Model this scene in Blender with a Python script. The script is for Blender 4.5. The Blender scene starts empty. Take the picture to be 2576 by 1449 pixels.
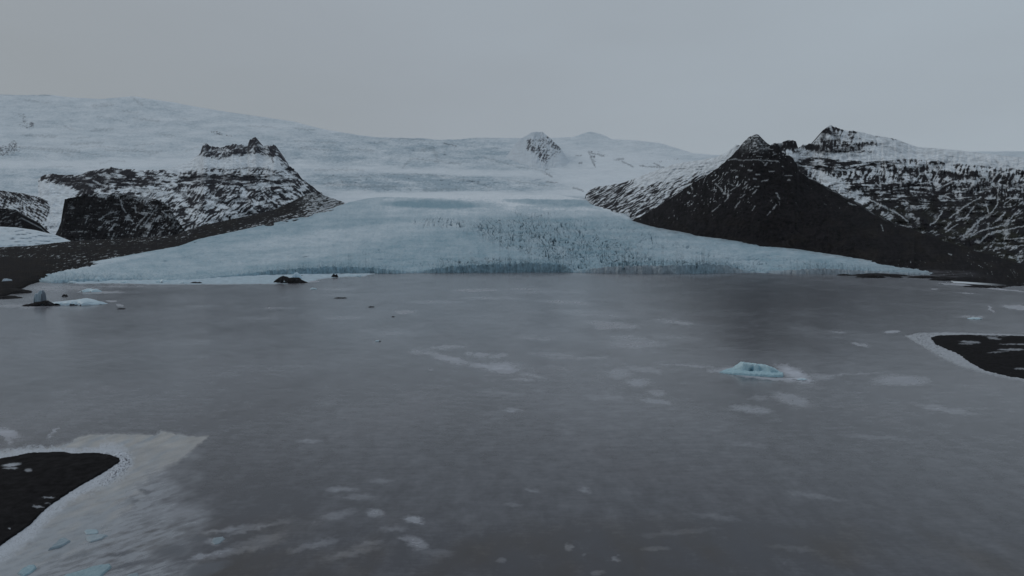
import bpy, math
import numpy as np
from mathutils import Vector, Euler

S = bpy.context.scene
COL = S.collection
# ------------------------------------------------------------------ camera, world, sun
CAMZ = 60.0
FOC = 1741.0                       # focal length in the 2576-wide measuring frame
CX, CY, HOR = 1288.0, 724.5, 621.0
PITCH = math.atan((CY - HOR) / FOC)
cd = bpy.data.cameras.new("camera")
cam = bpy.data.objects.new("camera", cd); COL.objects.link(cam)
cam.location = (0, 0, CAMZ)
cam.rotation_euler = (math.pi / 2 - PITCH, 0, 0)
cd.sensor_width = 36.0
cd.lens = FOC / 2576.0 * 36.0
cd.clip_start = 0.5; cd.clip_end = 80000
S.camera = cam

SUN_EL, SUN_AZ = math.radians(38), math.radians(-65)     # az: 0 = straight ahead (+Y), negative = left
W = bpy.data.worlds.new("World"); S.world = W; W.use_nodes = True
nt = W.node_tree; nt.nodes.clear()
def N(tree, t, **kw):
    n = tree.nodes.new(t)
    for k, v in kw.items():
        setattr(n, k, v)
    return n
out = N(nt, 'ShaderNodeOutputWorld')
sky = N(nt, 'ShaderNodeTexSky'); sky.sky_type = 'NISHITA'; sky.sun_disc = False
sky.sun_elevation = SUN_EL; sky.sun_rotation = SUN_AZ; sky.air_density = 1.0; sky.dust_density = 3.0
bg1 = N(nt, 'ShaderNodeBackground'); bg1.inputs[1].default_value = 0.05
nt.links.new(sky.outputs[0], bg1.inputs[0])
tc = N(nt, 'ShaderNodeTexCoord')
sep = N(nt, 'ShaderNodeSeparateXYZ'); nt.links.new(tc.outputs['Generated'], sep.inputs[0])
no = N(nt, 'ShaderNodeTexNoise'); no.inputs['Scale'].default_value = 1.6; no.inputs['Detail'].default_value = 4
mp = N(nt, 'ShaderNodeMapping'); mp.inputs['Scale'].default_value = (1.0, 0.6, 3.2)
nt.links.new(tc.outputs['Generated'], mp.inputs[0]); nt.links.new(mp.outputs[0], no.inputs['Vector'])
ma = N(nt, 'ShaderNodeMath', operation='MULTIPLY_ADD'); ma.inputs[1].default_value = 0.75
nt.links.new(no.outputs['Fac'], ma.inputs[0]); 
mb = N(nt, 'ShaderNodeMath', operation='MULTIPLY_ADD'); mb.inputs[1].default_value = 0.85; mb.inputs[2].default_value = 0.06
nt.links.new(sep.outputs['X'], mb.inputs[0])
lx = N(nt, 'ShaderNodeMapRange'); lx.inputs[1].default_value = -0.1; lx.inputs[2].default_value = 0.75; lx.inputs[3].default_value = 1.0; lx.inputs[4].default_value = 0.0
nt.links.new(sep.outputs['X'], lx.inputs[0])
mz = N(nt, 'ShaderNodeMath', operation='MULTIPLY'); nt.links.new(sep.outputs['Z'], mz.inputs[0]); nt.links.new(lx.outputs[0], mz.inputs[1])
mc = N(nt, 'ShaderNodeMath', operation='MULTIPLY_ADD'); mc.inputs[1].default_value = 1.0; mc.use_clamp = False
nt.links.new(mz.outputs[0], mc.inputs[0]); nt.links.new(mb.outputs[0], mc.inputs[2]); nt.links.new(mc.outputs[0], ma.inputs[2])
rp = N(nt, 'ShaderNodeValToRGB')
e = rp.color_ramp.elements
e[0].position = 0.12; e[0].color = (0.262, 0.289, 0.311, 1)
e[1].position = 1.05; e[1].color = (0.345, 0.395, 0.440, 1)
m_ = rp.color_ramp.elements.new(0.50); m_.color = (0.292, 0.325, 0.358, 1)
nt.links.new(ma.outputs[0], rp.inputs[0])
bg2 = N(nt, 'ShaderNodeBackground'); bg2.inputs[1].default_value = 1.13
nt.links.new(rp.outputs[0], bg2.inputs[0])
mx = N(nt, 'ShaderNodeMixShader'); mx.inputs[0].default_value = 0.92
nt.links.new(bg1.outputs[0], mx.inputs[1]); nt.links.new(bg2.outputs[0], mx.inputs[2])
nt.links.new(mx.outputs[0], out.inputs[0])

sl = bpy.data.lights.new("sun", 'SUN'); sl.energy = 0.5; sl.angle = math.radians(25); sl.color = (1.0, 0.97, 0.93)
so = bpy.data.objects.new("sun", sl); COL.objects.link(so)
sd = Vector((math.sin(SUN_AZ) * math.cos(SUN_EL), math.cos(SUN_AZ) * math.cos(SUN_EL), math.sin(SUN_EL)))
so.rotation_euler = sd.to_track_quat('Z', 'Y').to_euler()
so.location = (0, 0, 900)

S.view_settings.view_transform = 'Standard'; S.view_settings.look = 'None'
S.view_settings.exposure = 0.0; S.view_settings.gamma = 1.0
S.render.engine = 'CYCLES'
S.cycles.use_denoising = True
S.cycles.max_bounces = 6; S.cycles.volume_bounces = 1

# ------------------------------------------------------------------ maths
def A(v): return np.asarray(v, dtype=np.float64)
def _h(ix, iy, seed):
    h = (ix.astype(np.int64) * 374761393 + iy.astype(np.int64) * 668265263 + seed * 974634777) & 0xFFFFFFFF
    h = ((h ^ (h >> 13)) * 1274126177) & 0xFFFFFFFF
    return (h ^ (h >> 16)) & 0xFFFFFFFF
def pn(x, y, seed=0):
    x, y = np.broadcast_arrays(A(x), A(y))
    ix, iy = np.floor(x), np.floor(y); fx, fy = x - ix, y - iy
    u = fx * fx * fx * (fx * (fx * 6 - 15) + 10); v = fy * fy * fy * (fy * (fy * 6 - 15) + 10)
    def g(a, b):
        th = _h(ix + a, iy + b, seed) * (2 * math.pi / 4294967296.0)
        return np.cos(th) * (fx - a) + np.sin(th) * (fy - b)
    return 1.4 * ((g(0, 0) * (1 - u) + g(1, 0) * u) * (1 - v) + (g(0, 1) * (1 - u) + g(1, 1) * u) * v)
def fbm(x, y, o=4, seed=0, gain=0.5):
    r = 0; a = 1; t = 0; x, y = A(x), A(y)
    for i in range(o):
        r = r + a * pn(x, y, seed + i * 17); t += a * a
        x = x * 2.03 + 7.3; y = y * 2.03 + 3.1; a *= gain
    return r / math.sqrt(t)
def ridge(x, y, o=4, seed=0, gain=0.55):
    r = 0; a = 1; t = 0; x, y = A(x), A(y)
    for i in range(o):
        r = r + a * (1 - np.abs(pn(x, y, seed + i * 31)) * 2.2); t += a
        x = x * 2.07 + 5.7; y = y * 2.07 + 1.9; a *= gain
    return r / t
def sst(a, b, x):
    t = np.clip((x - a) / (b - a), 0, 1); return t * t * (3 - 2 * t)
def rot(x, y, deg):
    c, s = math.cos(math.radians(deg)), math.sin(math.radians(deg))
    return x * c + y * s, -x * s + y * c
def streak(x, y, deg, sx, sy, seed, o=4, gain=.6):
    """noise whose streaks run along direction deg (0 = along x, positive = downward to the right)"""
    a, b = rot(x, y, deg)
    return fbm(a / sx, b / sy, o, seed, gain)
def pl(pts):
    p = A(pts); return lambda x: np.interp(x, p[:, 0], p[:, 1])
def lerp(a, b, t): return a + (b - a) * t
def mixc(c1, c2, t):
    return c1 * (1 - t[..., None]) + c2 * t[..., None]
def poly_sd(px, py, poly):
    """signed distance, positive inside"""
    P = A(poly); n = len(P)
    d2 = np.full(px.shape, 1e18); ins = np.zeros(px.shape, bool)
    for i in range(n):
        ax, ay = P[i]; bx, by = P[(i + 1) % n]
        ex, ey = bx - ax, by - ay
        t = np.clip(((px - ax) * ex + (py - ay) * ey) / (ex * ex + ey * ey + 1e-12), 0, 1)
        d2 = np.minimum(d2, (px - ax - t * ex) ** 2 + (py - ay - t * ey) ** 2)
        c = ((ay > py) != (by > py)) & (px < ex * (py - ay) / (ey if abs(ey) > 1e-9 else 1e-9) + ax)
        ins ^= c
    return np.where(ins, 1, -1) * np.sqrt(d2)
def blobs(x, y, lst, base):
    """weighted blend of painted values: (cx, cy, rx, ry, deg, value, weight)"""
    num = np.full(x.shape, float(base)); den = np.ones(x.shape)
    for cx, cy, rx, ry, deg, v, w in lst:
        a, b = rot(x - cx, y - cy, deg)
        d = (a / rx) ** 2 + (b / ry) ** 2
        g = w * np.exp(-d * d * 0.7)
        num += g * v; den += g
    return num / den
def strokes(x, y, T, lst, seed=0, warp=2.2, brk=.95):
    """narrow features (ledges, gullies): T = (x0, y0, scale) of the survey sheet, lst = [(width, [points])]"""
    wx = x + warp * fbm(x / 9, y / 9, 3, seed + 700); wy = y + warp * fbm(x / 9, y / 9, 3, seed + 701)
    out = np.zeros(x.shape); nb = 1 + brk * fbm(x / 5, y / 4, 3, seed + 702, .7)
    for w, pts in lst:
        w = w * T[2]; P = [(T[0] + a * T[2], T[1] + b * T[2]) for a, b in pts]
        xs_ = [p[0] for p in P]; ys_ = [p[1] for p in P]
        m = (x > min(xs_) - 9 - w) & (x < max(xs_) + 9 + w) & (y > min(ys_) - 9 - w) & (y < max(ys_) + 9 + w)
        if not m.any(): continue
        px, py = wx[m], wy[m]; d2 = np.full(px.shape, 1e18)
        for (ax, ay), (bx, by) in zip(P[:-1], P[1:]):
            ex, ey = bx - ax, by - ay
            t = np.clip(((px - ax) * ex + (py - ay) * ey) / (ex * ex + ey * ey + 1e-9), 0, 1)
            d2 = np.minimum(d2, (px - ax - t * ex) ** 2 + (py - ay - t * ey) ** 2)
        v = sst(1.6, .35, np.sqrt(d2) / (w * .55 + .5) / np.clip(nb[m], .12, 2.2))
        out[m] = np.maximum(out[m], v)
    return out * np.clip(.75 + .55 * fbm(x / 3.2, y / 3.2, 3, seed + 703, .7), .12, 1)
TA, TB, TC_, TD = (100.6, 328.7, .19445), (469.6, 328.7, .19445), (1777.7, 295.2, .19445), (2173.5, 335.4, .23146)
TE, TF = (0., 201.25, .38417), (737.9, 281.75, .36457)
def world_pts(vx, vy, Y):
    """point at forward distance Y seen in direction (vx, vy) from the camera height: used to survey positions"""
    a = (vx - CX) / FOC; b = (CY - vy) / FOC
    dy = math.cos(PITCH) + b * math.sin(PITCH); dz = -math.sin(PITCH) + b * math.cos(PITCH)
    k = Y / dy
    return np.stack(np.broadcast_arrays(a * k, Y, CAMZ + dz * k), -1)
def ground_Y(vy): 
    b = (CY - vy) / FOC
    return CAMZ * (math.cos(PITCH) + b * math.sin(PITCH)) / (math.sin(PITCH) - b * math.cos(PITCH))
def gp(vx, vy):
    p = world_pts(A(float(vx)), A(float(vy)), ground_Y(A(float(vy)))); return p

# ------------------------------------------------------------------ mesh + object helpers
def grid_obj(name, P, C, mat, keep=None, extra=None, parent=None, smooth=True, kind=None, loc=None):
    ny, nx = P.shape[:2]
    P = P.astype(np.float32)
    if loc is not None: P = P - np.asarray(loc, np.float32)
    me = bpy.data.meshes.new(name)
    me.vertices.add(nx * ny); me.vertices.foreach_set('co', P.reshape(-1))
    i = np.arange(ny - 1)[:, None] * nx + np.arange(nx - 1)[None, :]
    q = np.stack([i, i + 1, i + nx + 1, i + nx], -1).reshape(-1, 4)
    if keep is not None:
        k = keep.reshape(-1); q = q[k[q].any(1)]
    me.loops.add(q.size); me.loops.foreach_set('vertex_index', q.reshape(-1).astype(np.int32))
    me.polygons.add(len(q)); me.polygons.foreach_set('loop_start', (np.arange(len(q)) * 4).astype(np.int32))
    me.update(calc_edges=True)
    if smooth: me.polygons.foreach_set('use_smooth', np.ones(len(q), bool))
    if C is not None:
        ca = me.attributes.new('tint', 'FLOAT_COLOR', 'POINT')
        cc = np.ones((nx * ny, 4), np.float32); cc[:, :3] = C.reshape(-1, 3); ca.data.foreach_set('color', cc.reshape(-1))
    for k, v in (extra or {}).items():
        a = me.attributes.new(k, 'FLOAT', 'POINT'); a.data.foreach_set('value', v.astype(np.float32).reshape(-1))
    if mat: me.materials.append(mat)
    o = bpy.data.objects.new(name, me); COL.objects.link(o)
    if loc is not None: o.location = loc
    if parent: o.parent = parent
    if kind: o['kind'] = kind
    return o
def tag(o, label, cat, group=None):
    o['label'] = label; o['category'] = cat; o['kind'] = 'thing'
    if group: o['group'] = group
    return o

# ------------------------------------------------------------------ materials
def mat_tint(name, rough=0.9, spec=0.15, nscale=0.05, namt=0.2, bscale=0.3, bdist=1.0, bstr=0.4, sss=None, zs=1.0):
    m = bpy.data.materials.new(name); m.use_nodes = True
    t = m.node_tree; b = t.nodes['Principled BSDF']
    at = N(t, 'ShaderNodeAttribute', attribute_name='tint')
    co = N(t, 'ShaderNodeTexCoord')
    mp = N(t, 'ShaderNodeMapping'); mp.inputs['Scale'].default_value = (1, 1, zs)
    t.links.new(co.outputs['Object'], mp.inputs[0])
    n1 = N(t, 'ShaderNodeTexNoise'); n1.inputs['Scale'].default_value = nscale; n1.inputs['Detail'].default_value = 7
    n1.inputs['Roughness'].default_value = 0.65
    t.links.new(mp.outputs[0], n1.inputs['Vector'])
    mr = N(t, 'ShaderNodeMapRange'); mr.inputs[1].default_value = 0.3; mr.inputs[2].default_value = 0.7
    mr.inputs[3].default_value = 1 - namt; mr.inputs[4].default_value = 1 + namt
    t.links.new(n1.outputs['Fac'], mr.inputs[0])
    mu = N(t, 'ShaderNodeVectorMath', operation='SCALE')
    t.links.new(at.outputs['Color'], mu.inputs[0]); t.links.new(mr.outputs[0], mu.inputs['Scale'])
    t.links.new(mu.outputs[0], b.inputs['Base Color'])
    n2 = N(t, 'ShaderNodeTexNoise'); n2.inputs['Scale'].default_value = bscale; n2.inputs['Detail'].default_value = 5
    t.links.new(mp.outputs[0], n2.inputs['Vector'])
    bu = N(t, 'ShaderNodeBump'); bu.inputs['Distance'].default_value = bdist; bu.inputs['Strength'].default_value = bstr
    t.links.new(n2.outputs['Fac'], bu.inputs['Height']); t.links.new(bu.outputs[0], b.inputs['Normal'])
    b.inputs['Roughness'].default_value = rough; b.inputs['Specular IOR Level'].default_value = spec
    if sss:
        b.inputs['Subsurface Weight'].default_value = sss[0]; b.inputs['Subsurface Radius'].default_value = sss[1]
        b.inputs['Subsurface Scale'].default_value = sss[2]
    return m
M_ROCK = mat_tint('basalt_and_snow', spec=0.03, nscale=0.03, namt=0.3, bscale=0.06, bdist=6, bstr=0.5)
M_CAP = mat_tint('ice_cap_snow', nscale=0.012, namt=0.05, bscale=0.02, bdist=8, bstr=0.35, zs=3)
M_GLAC = mat_tint('glacier_ice', rough=0.7, spec=0.3, nscale=0.06, namt=0.10, bscale=0.12, bdist=2.0, bstr=0.5)
M_BERG = mat_tint('iceberg_ice', rough=0.45, spec=0.4, nscale=1.2, namt=0.10, bscale=1.6, bdist=0.15, bstr=0.5)
M_DEB = mat_tint('ice_debris', spec=0.04, nscale=0.8, namt=0.4, bscale=2.5, bdist=0.3, bstr=0.7)
M_SAND = mat_tint('black_sand', spec=0.02, nscale=0.4, namt=0.35, bscale=3.0, bdist=0.1, bstr=0.6)

ROCK = A((0.0145, 0.0135, 0.0155)); BROWN = A((0.019, 0.0165, 0.0155)); MOSS = A((0.024, 0.024, 0.018))
SNOW = A((0.70, 0.745, 0.79)); ICE = A((0.40, 0.52, 0.60)); PALE = A((0.58, 0.66, 0.72)); DEEP = A((0.14, 0.27, 0.36))

# ------------------------------------------------------------------ terrain layers
def layer(name, x0, x1, crest, foot, Yf, Yc, paint, relief=None, step=1.25, n=None, prof=1.0, jag=0.0,
          jagf=None, mat=None, seed=0, back=0.12, sink=30, drop=0.35):
    vx = np.arange(x0, x1 + step, step)
    cr, ft = pl(crest)(vx), pl(foot)(vx)
    if jag or jagf is not None:
        a = jag if jagf is None else pl(jagf)(vx)
        cr = cr + a * (fbm(vx / 14., vx * 0 + 3.3, 5, seed + 5, .7) * 0.9)
    if n is None: n = int(np.max(ft - cr) / step) + 2
    n = max(n, 8)
    t = np.linspace(0, 1, n)[:, None]
    VX = np.broadcast_to(vx, (n, len(vx))); VY = ft + (cr - ft) * t
    yf, yc = pl(Yf)(vx), pl(Yc)(vx)
    pr = t ** prof if not callable(prof) else prof(t, VX)
    Y = yf + (yc - yf) * pr
    if relief is not None:
        R = relief(VX, VY, t); Y = Y + R * np.minimum(1, (1 - t) * 8 + 0.25)
    P = world_pts(VX, VY, Y)
    C = paint(VX, VY, t * np.ones_like(VX), P)
    top = P[-1]
    rows, crow = [], []
    for k in (1, 2, 3):
        b = top.copy(); b[:, 1] += (yc * back) * k / 3; b[:, 0] *= 1.0
        b[:, 2] = np.maximum(top[:, 2] - (yc * back * drop) * k * (1 + k) / 6 * (1 + 0.3 * pn(vx / 30., vx * 0 + k, seed)), -5)
        rows.append(b[None]); crow.append(C[-1:])
    f0 = P[:1].copy(); f0[..., 2] -= sink; f0[..., 1] += 5
    P = np.concatenate([f0, P] + rows, 0); C = np.concatenate([C[:1], C] + crow, 0)
    return grid_obj(name, P, C, mat or M_ROCK, kind='structure')

def snowmix(N_, cover, w=0.12, gam=1.35):
    """cover 0..1, N_ noise about 0 +-1"""
    n = 1 / (1 + np.exp(-1.702 * (N_ - N_.mean()) / max(N_.std(), 1e-6)))
    cover = np.sign(cover) * np.abs(cover) ** gam; cover = np.clip(cover, -.3, 1.3); cover = np.where(cover > .8, cover + (cover - .8) * 1.5, cover)
    return sst(1 - cover - w, 1 - cover + w, n)

# ---- ice cap: broad high snowfield behind everything
SKYL = [(-400, 250), (-60, 240), (0, 238), (60, 239), (120, 238), (180, 245), (250, 249), (290, 246), (330, 242), (400, 252), (450, 260), (480, 266), (560, 280),
        (640, 291), (740, 306), (800, 322), (900, 340), (960, 346), (1060, 348), (1110, 352), (1160, 350), (1200, 346),
        (1280, 347), (1330, 348), (1400, 346), (1440, 345), (1465, 336), (1485, 331), (1510, 337), (1540, 350), (1600, 353), (1660, 360),
        (1700, 372), (1740, 385), (1800, 390), (1900, 385), (2600, 380), (3000, 390)]
def cap_Y(vy):
    return np.interp(vy, [240, 300, 350, 400, 450, 480, 500, 530, 600], [11800, 10200, 9000, 7800, 6500, 5800, 5300, 4500, 4100])
CAP_ICE = [  # bands where old blue-grey ice shows through the snow
    (1000, 382, 330, 34, 2, .62, 3), (1150, 372, 140, 26, 8, .75, 2), (1330, 395, 150, 22, 10, .55, 2),
    (780, 395, 90, 25, 5, .6, 2), (1060, 461, 230, 17, 1, .95, 5), (860, 455, 60, 16, 4, .8, 3), (1250, 470, 130, 12, 6, .8, 3), (1330, 463, 60, 10, 0, .65, 2),
    (1095, 515, 85, 9, 1, 1.0, 8), (1400, 505, 90, 11, 3, .75, 5), (1090, 430, 400, 6, 2, .08, 3), (1250, 488, 350, 7, -1, .0, 6),
    (900, 500, 100, 8, 0, .1, 4), (870, 530, 120, 14, -3, .35, 3), (1250, 530, 250, 8, 0, .15, 4),
    (60, 385, 200, 12, 3, .55, 2), (330, 385, 130, 9, -2, .55, 2), (420, 362, 110, 8, -4, .45, 2), (200, 330, 200, 12, 3, .35, 2),
    (80, 455, 120, 28, 2, .6, 4), (120, 300, 160, 10, 0, .35, 2), (420, 310, 200, 10, 5, .40, 2), (640, 320, 120, 10, 6, .3, 2),
    (380, 270, 90, 10, 10, .45, 2), (40, 415, 160, 8, 0, .1, 3), (350, 410, 200, 9, 0, .05, 3), (600, 395, 90, 15, 0, .05, 3),
    (300, 300, 260, 40, 5, .42, 1.5), (1600, 420, 140, 35, 10, .03, 5), (1500, 445, 90, 30, 10, .03, 4), (1560, 375, 120, 10, 4, .3, 2)]
CAP_ROCK = [(10, 378, 34, 11, -8, .60, 9), (36, 366, 10, 12, 0, .56, 9), (58, 300, 16, 8, 60, .50, 9), (66, 318, 18, 4, 10, .5, 9), (80, 312, 5, 4, 0, .7, 9), (546, 334, 14, 3.5, 8, .56, 9), (570, 341, 16, 2.5, 8, .45, 9), (95, 255, 8, 2, 0, .2, 4),
            (1492, 398, 5, 15, -12, .55, 9), (1510, 386, 16, 4, 18, .45, 8), (1560, 402, 22, 4, 25, .35, 6), (1590, 408, 25, 3, 10, .3, 6),
            (1680, 405, 50, 5, -8, .36, 6), (1720, 416, 60, 5, -8, .34, 6), (1370, 415, 12, 22, -28, .45, 8), (1385, 440, 8, 12, -35, .3, 6), (1460, 462, 30, 3, 20, .2, 4)]
def cap_paint(x, y, t, P):
    n1 = fbm(x / 90, y / 14, 5, 11, .6); n2 = streak(x, y, 3, 26, 5, 12); n3 = fbm(x / 7, y / 2.2, 4, 13, .7)
    ice = blobs(x, y, CAP_ICE, 0.30) * 1.12
    ic = np.clip(ice * (.95 + 0.75 * n1 + 0.40 * n2) + 0.34 * n3 * (0.1 + ice) + 0.12 * n1 * n2, 0, 1)
    C = mixc(SNOW, A((.33, .415, .48)), ic * 0.95)
    gl = strokes(x, y, TA, [(7, [(420, 270), (520, 215), (780, 200), (1180, 250), (1330, 240)]), (18, [(0, 230), (180, 250), (420, 330)]), (11, [(780, 430), (900, 390), (1110, 400)]), (12, [(1430, 310), (1570, 260)]), (8, [(120, 465), (440, 465)]), (12, [(430, 180), (560, 160)]), (9, [(700, 150), (820, 150)]), (7, [(1230, 185), (1480, 165)]), (9, [(1530, 30), (1700, 90)]), (9, [(480, 90), (650, 85)]), (10, [(1890, 260), (2050, 210)]), (10, [(640, 300), (860, 330)])], 13, 2.5)
    gl = np.maximum(gl, strokes(x, y, TE, [(18, [(610, 170), (740, 160)]), (6, [(800, 200), (900, 215)]), (9, [(880, 250), (1040, 270)]), (8, [(1180, 250), (1225, 262)]), (12, [(600, 330), (740, 320)]), (6, [(1050, 350), (1150, 370)]), (5, [(640, 240), (800, 265)]), (12, [(150, 360), (370, 370)]), (12, [(470, 420), (660, 410)]), (16, [(140, 440), (520, 470)]), (9, [(690, 460), (1040, 470)]), (12, [(860, 110), (930, 160)]), (6, [(150, 130), (330, 150)]), (8, [(420, 300), (500, 335)]), (5, [(1500, 210), (1700, 240)]), (6, [(1620, 300), (1800, 310)]), (6, [(1930, 400), (2200, 410)])], 14, 3))
    gl = np.maximum(gl, strokes(x, y, TF, [(8, [(40, 250), (300, 265)]), (8, [(380, 255), (560, 265)]), (6, [(560, 220), (680, 180), (900, 195)]), (18, [(890, 260), (960, 250), (1000, 330)]), (9, [(760, 380), (820, 320), (1000, 340), (1160, 355)]), (4, [(1200, 180), (1420, 182)]), (7, [(1300, 310), (1560, 380), (1700, 400), (1780, 445)]), (5, [(120, 440), (420, 450), (640, 430), (900, 430), (1080, 450), (1200, 472), (1360, 520)]), (16, [(200, 500), (450, 505), (700, 520)]), (12, [(900, 540), (1150, 530)]), (7, [(1480, 470), (1760, 510)]), (9, [(150, 400), (480, 400)]), (6, [(0, 110), (150, 125)])], 15, 3))
    C = C * (1 - .30 * gl * (.55 + .45 * np.clip(n3 + .3, 0, 1.4)))[..., None]
    crev = sst(0.45, 1.1, (fbm(x / 5, y / 2.2, 3, 14, .7) + .5 * n2) * sst(.28, .75, ice))
    C = C * (1 - 0.62 * crev[..., None]) * (1 - .10 * np.clip(n3, -.6, 2) * sst(.2, .7, ic))[..., None]
    rk = blobs(x, y, CAP_ROCK, 0.0)
    r = sst(0.43, 0.66, rk + (0.34 * fbm(x / 7, y / 4, 4, 15, .7) + 0.16 * streak(x, y, -60, 14, 3, 16)) * sst(0, .3, rk))
    r = np.maximum(r, .75 * strokes(x, y, TF, [(9, [(2040, 275), (2060, 330), (2082, 375)]), (6, [(2050, 280), (2140, 305)]), (9, [(2220, 330), (2275, 325)]), (6, [(2270, 340), (2345, 378)]), (7, [(2390, 370), (2560, 385)]), (6, [(2490, 355), (2576, 395)]), (7, [(1690, 300), (1740, 370)]), (6, [(1740, 420), (1780, 445)]), (6, [(1930, 520), (2000, 545)]), (4, [(1740, 480), (1820, 490)]), (8, [(1990, 350), (1975, 355)]), (4, [(1950, 300), (1990, 300)]), (6, [(1830, 300), (1860, 310)]), (5, [(1040, 215), (1120, 235)]), (5, [(1040, 290), (1050, 292)])], 17, 2))
    far = A((0.085, 0.095, 0.115))  # distant rock paled in the colour to stand for haze
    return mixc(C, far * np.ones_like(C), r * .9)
def cap_rel(x, y, t):
    ice = blobs(x, y, CAP_ICE, 0.15)
    return 110 * fbm(x / 160, y / 26, 3, 21) + 34 * fbm(x / 34, y / 8, 3, 22) * (0.2 + ice) + 26 * fbm(x / 5, y / 2.6, 3, 23) * ice
def cap_layer():
    xs = np.concatenate([np.arange(-420, -40, 12), np.arange(-40, 1960, 2.0), np.arange(1960, 3000, 14)])
    n = 230; t = np.linspace(0, 1, n)[:, None]
    cr = pl(SKYL)(xs) + 1.0 * fbm(xs / 30, xs * 0, 4, 9)
    ft = xs * 0 + 600
    VY = ft + (cr - ft) * t; VX = np.broadcast_to(xs, VY.shape)
    Y = cap_Y(VY) + cap_rel(VX, VY, t) * np.minimum(1, (1 - t) * 8 + .15)
    Y = np.maximum(Y, np.interp(VY, [500, 600], [5300, 4100]) - 0)
    P = world_pts(VX, VY, Y); C = cap_paint(VX, VY, t * np.ones_like(VY), P)
    back = []
    for k in (1, 2, 3):
        b = P[-1].copy(); b[:, 1] += 900 * k; b[:, 2] -= 60 * k * k; back.append(b[None])
    P = np.concatenate([P] + back); C = np.concatenate([C] + [C[-1:]] * 3)
    grid_obj('ice_cap', P, C, M_CAP, kind='structure')
cap_layer()

# ---- glacier tongue with its calving front
def tongue_Y(vy):
    return np.interp(vy, [470, 480, 500, 520, 540, 560, 580, 600, 620, 640, 660, 670, 680, 690, 705, 716, 725],
                     [5950, 5700, 5200, 4600, 4000, 3500, 3000, 2600, 2280, 1980, 1760, 1640, 1490, 1320, 1120, 985, 880])
FRONT = [(60, 704), (80, 706), (90, 708), (125, 712), (160, 711.5), (230, 709), (280, 706), (330, 704), (420, 706), (500, 703), (560, 698), (640, 694), (700, 691), (780, 690), (830, 689),
         (920, 687.5), (1000, 688), (1100, 686.5), (1400, 685), (1500, 687), (1700, 689), (1850, 687), (1900, 686.5), (2000, 689.5), (2290, 691), (2440, 692.5)]
CLIFF = [(60, 1), (90, 3), (160, 8), (230, 8), (300, 5), (400, 3), (500, 3), (560, 4), (640, 8), (740, 14), (830, 18), (940, 14), (990, 8), (1030, 4), (1060, 5), (1100, 12),
         (1160, 18), (1250, 22), (1340, 24), (1420, 19), (1445, 4), (1475, 8), (1530, 16), (1600, 20), (1700, 21), (1780, 24), (1830, 18), (1880, 6), (1915, 3),
         (1960, 8), (2060, 15), (2150, 11), (2250, 6), (2440, 1)]
EDGE = [(60, 703), (80, 696), (97, 690), (130, 680), (170, 670), (300, 646), (450, 619), (500, 601), (600, 580), (700, 558), (780, 541), (840, 522), (880, 508), (930, 498), (1000, 493), (1200, 490), (1400, 490),
        (1480, 503), (1520, 519), (1575, 536), (1592, 556), (1650, 572), (1750, 590), (1900, 612), (2000, 626), (2100, 641), (2200, 656), (2300, 672), (2380, 684), (2440, 691)]
CREV = [(1500, 640, 170, 42, 22, 1.15, 5), (1430, 625, 70, 34, 30, 1.3, 4), (1330, 600, 130, 30, 12, .85, 4), (1110, 560, 60, 10, 0, .7, 4), (1340, 665, 250, 14, 0, .7, 3), (1180, 660, 80, 12, 0, .6, 3),
        (1600, 600, 200, 22, 15, .5, 3), (1800, 670, 120, 9, 5, .8, 4), (2050, 668, 200, 12, 5, .55, 3), (1000, 640, 120, 20, -5, .35, 2), (1620, 545, 60, 12, 10, .5, 3), (300, 695, 250, 12, 0, .35, 2)]
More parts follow.
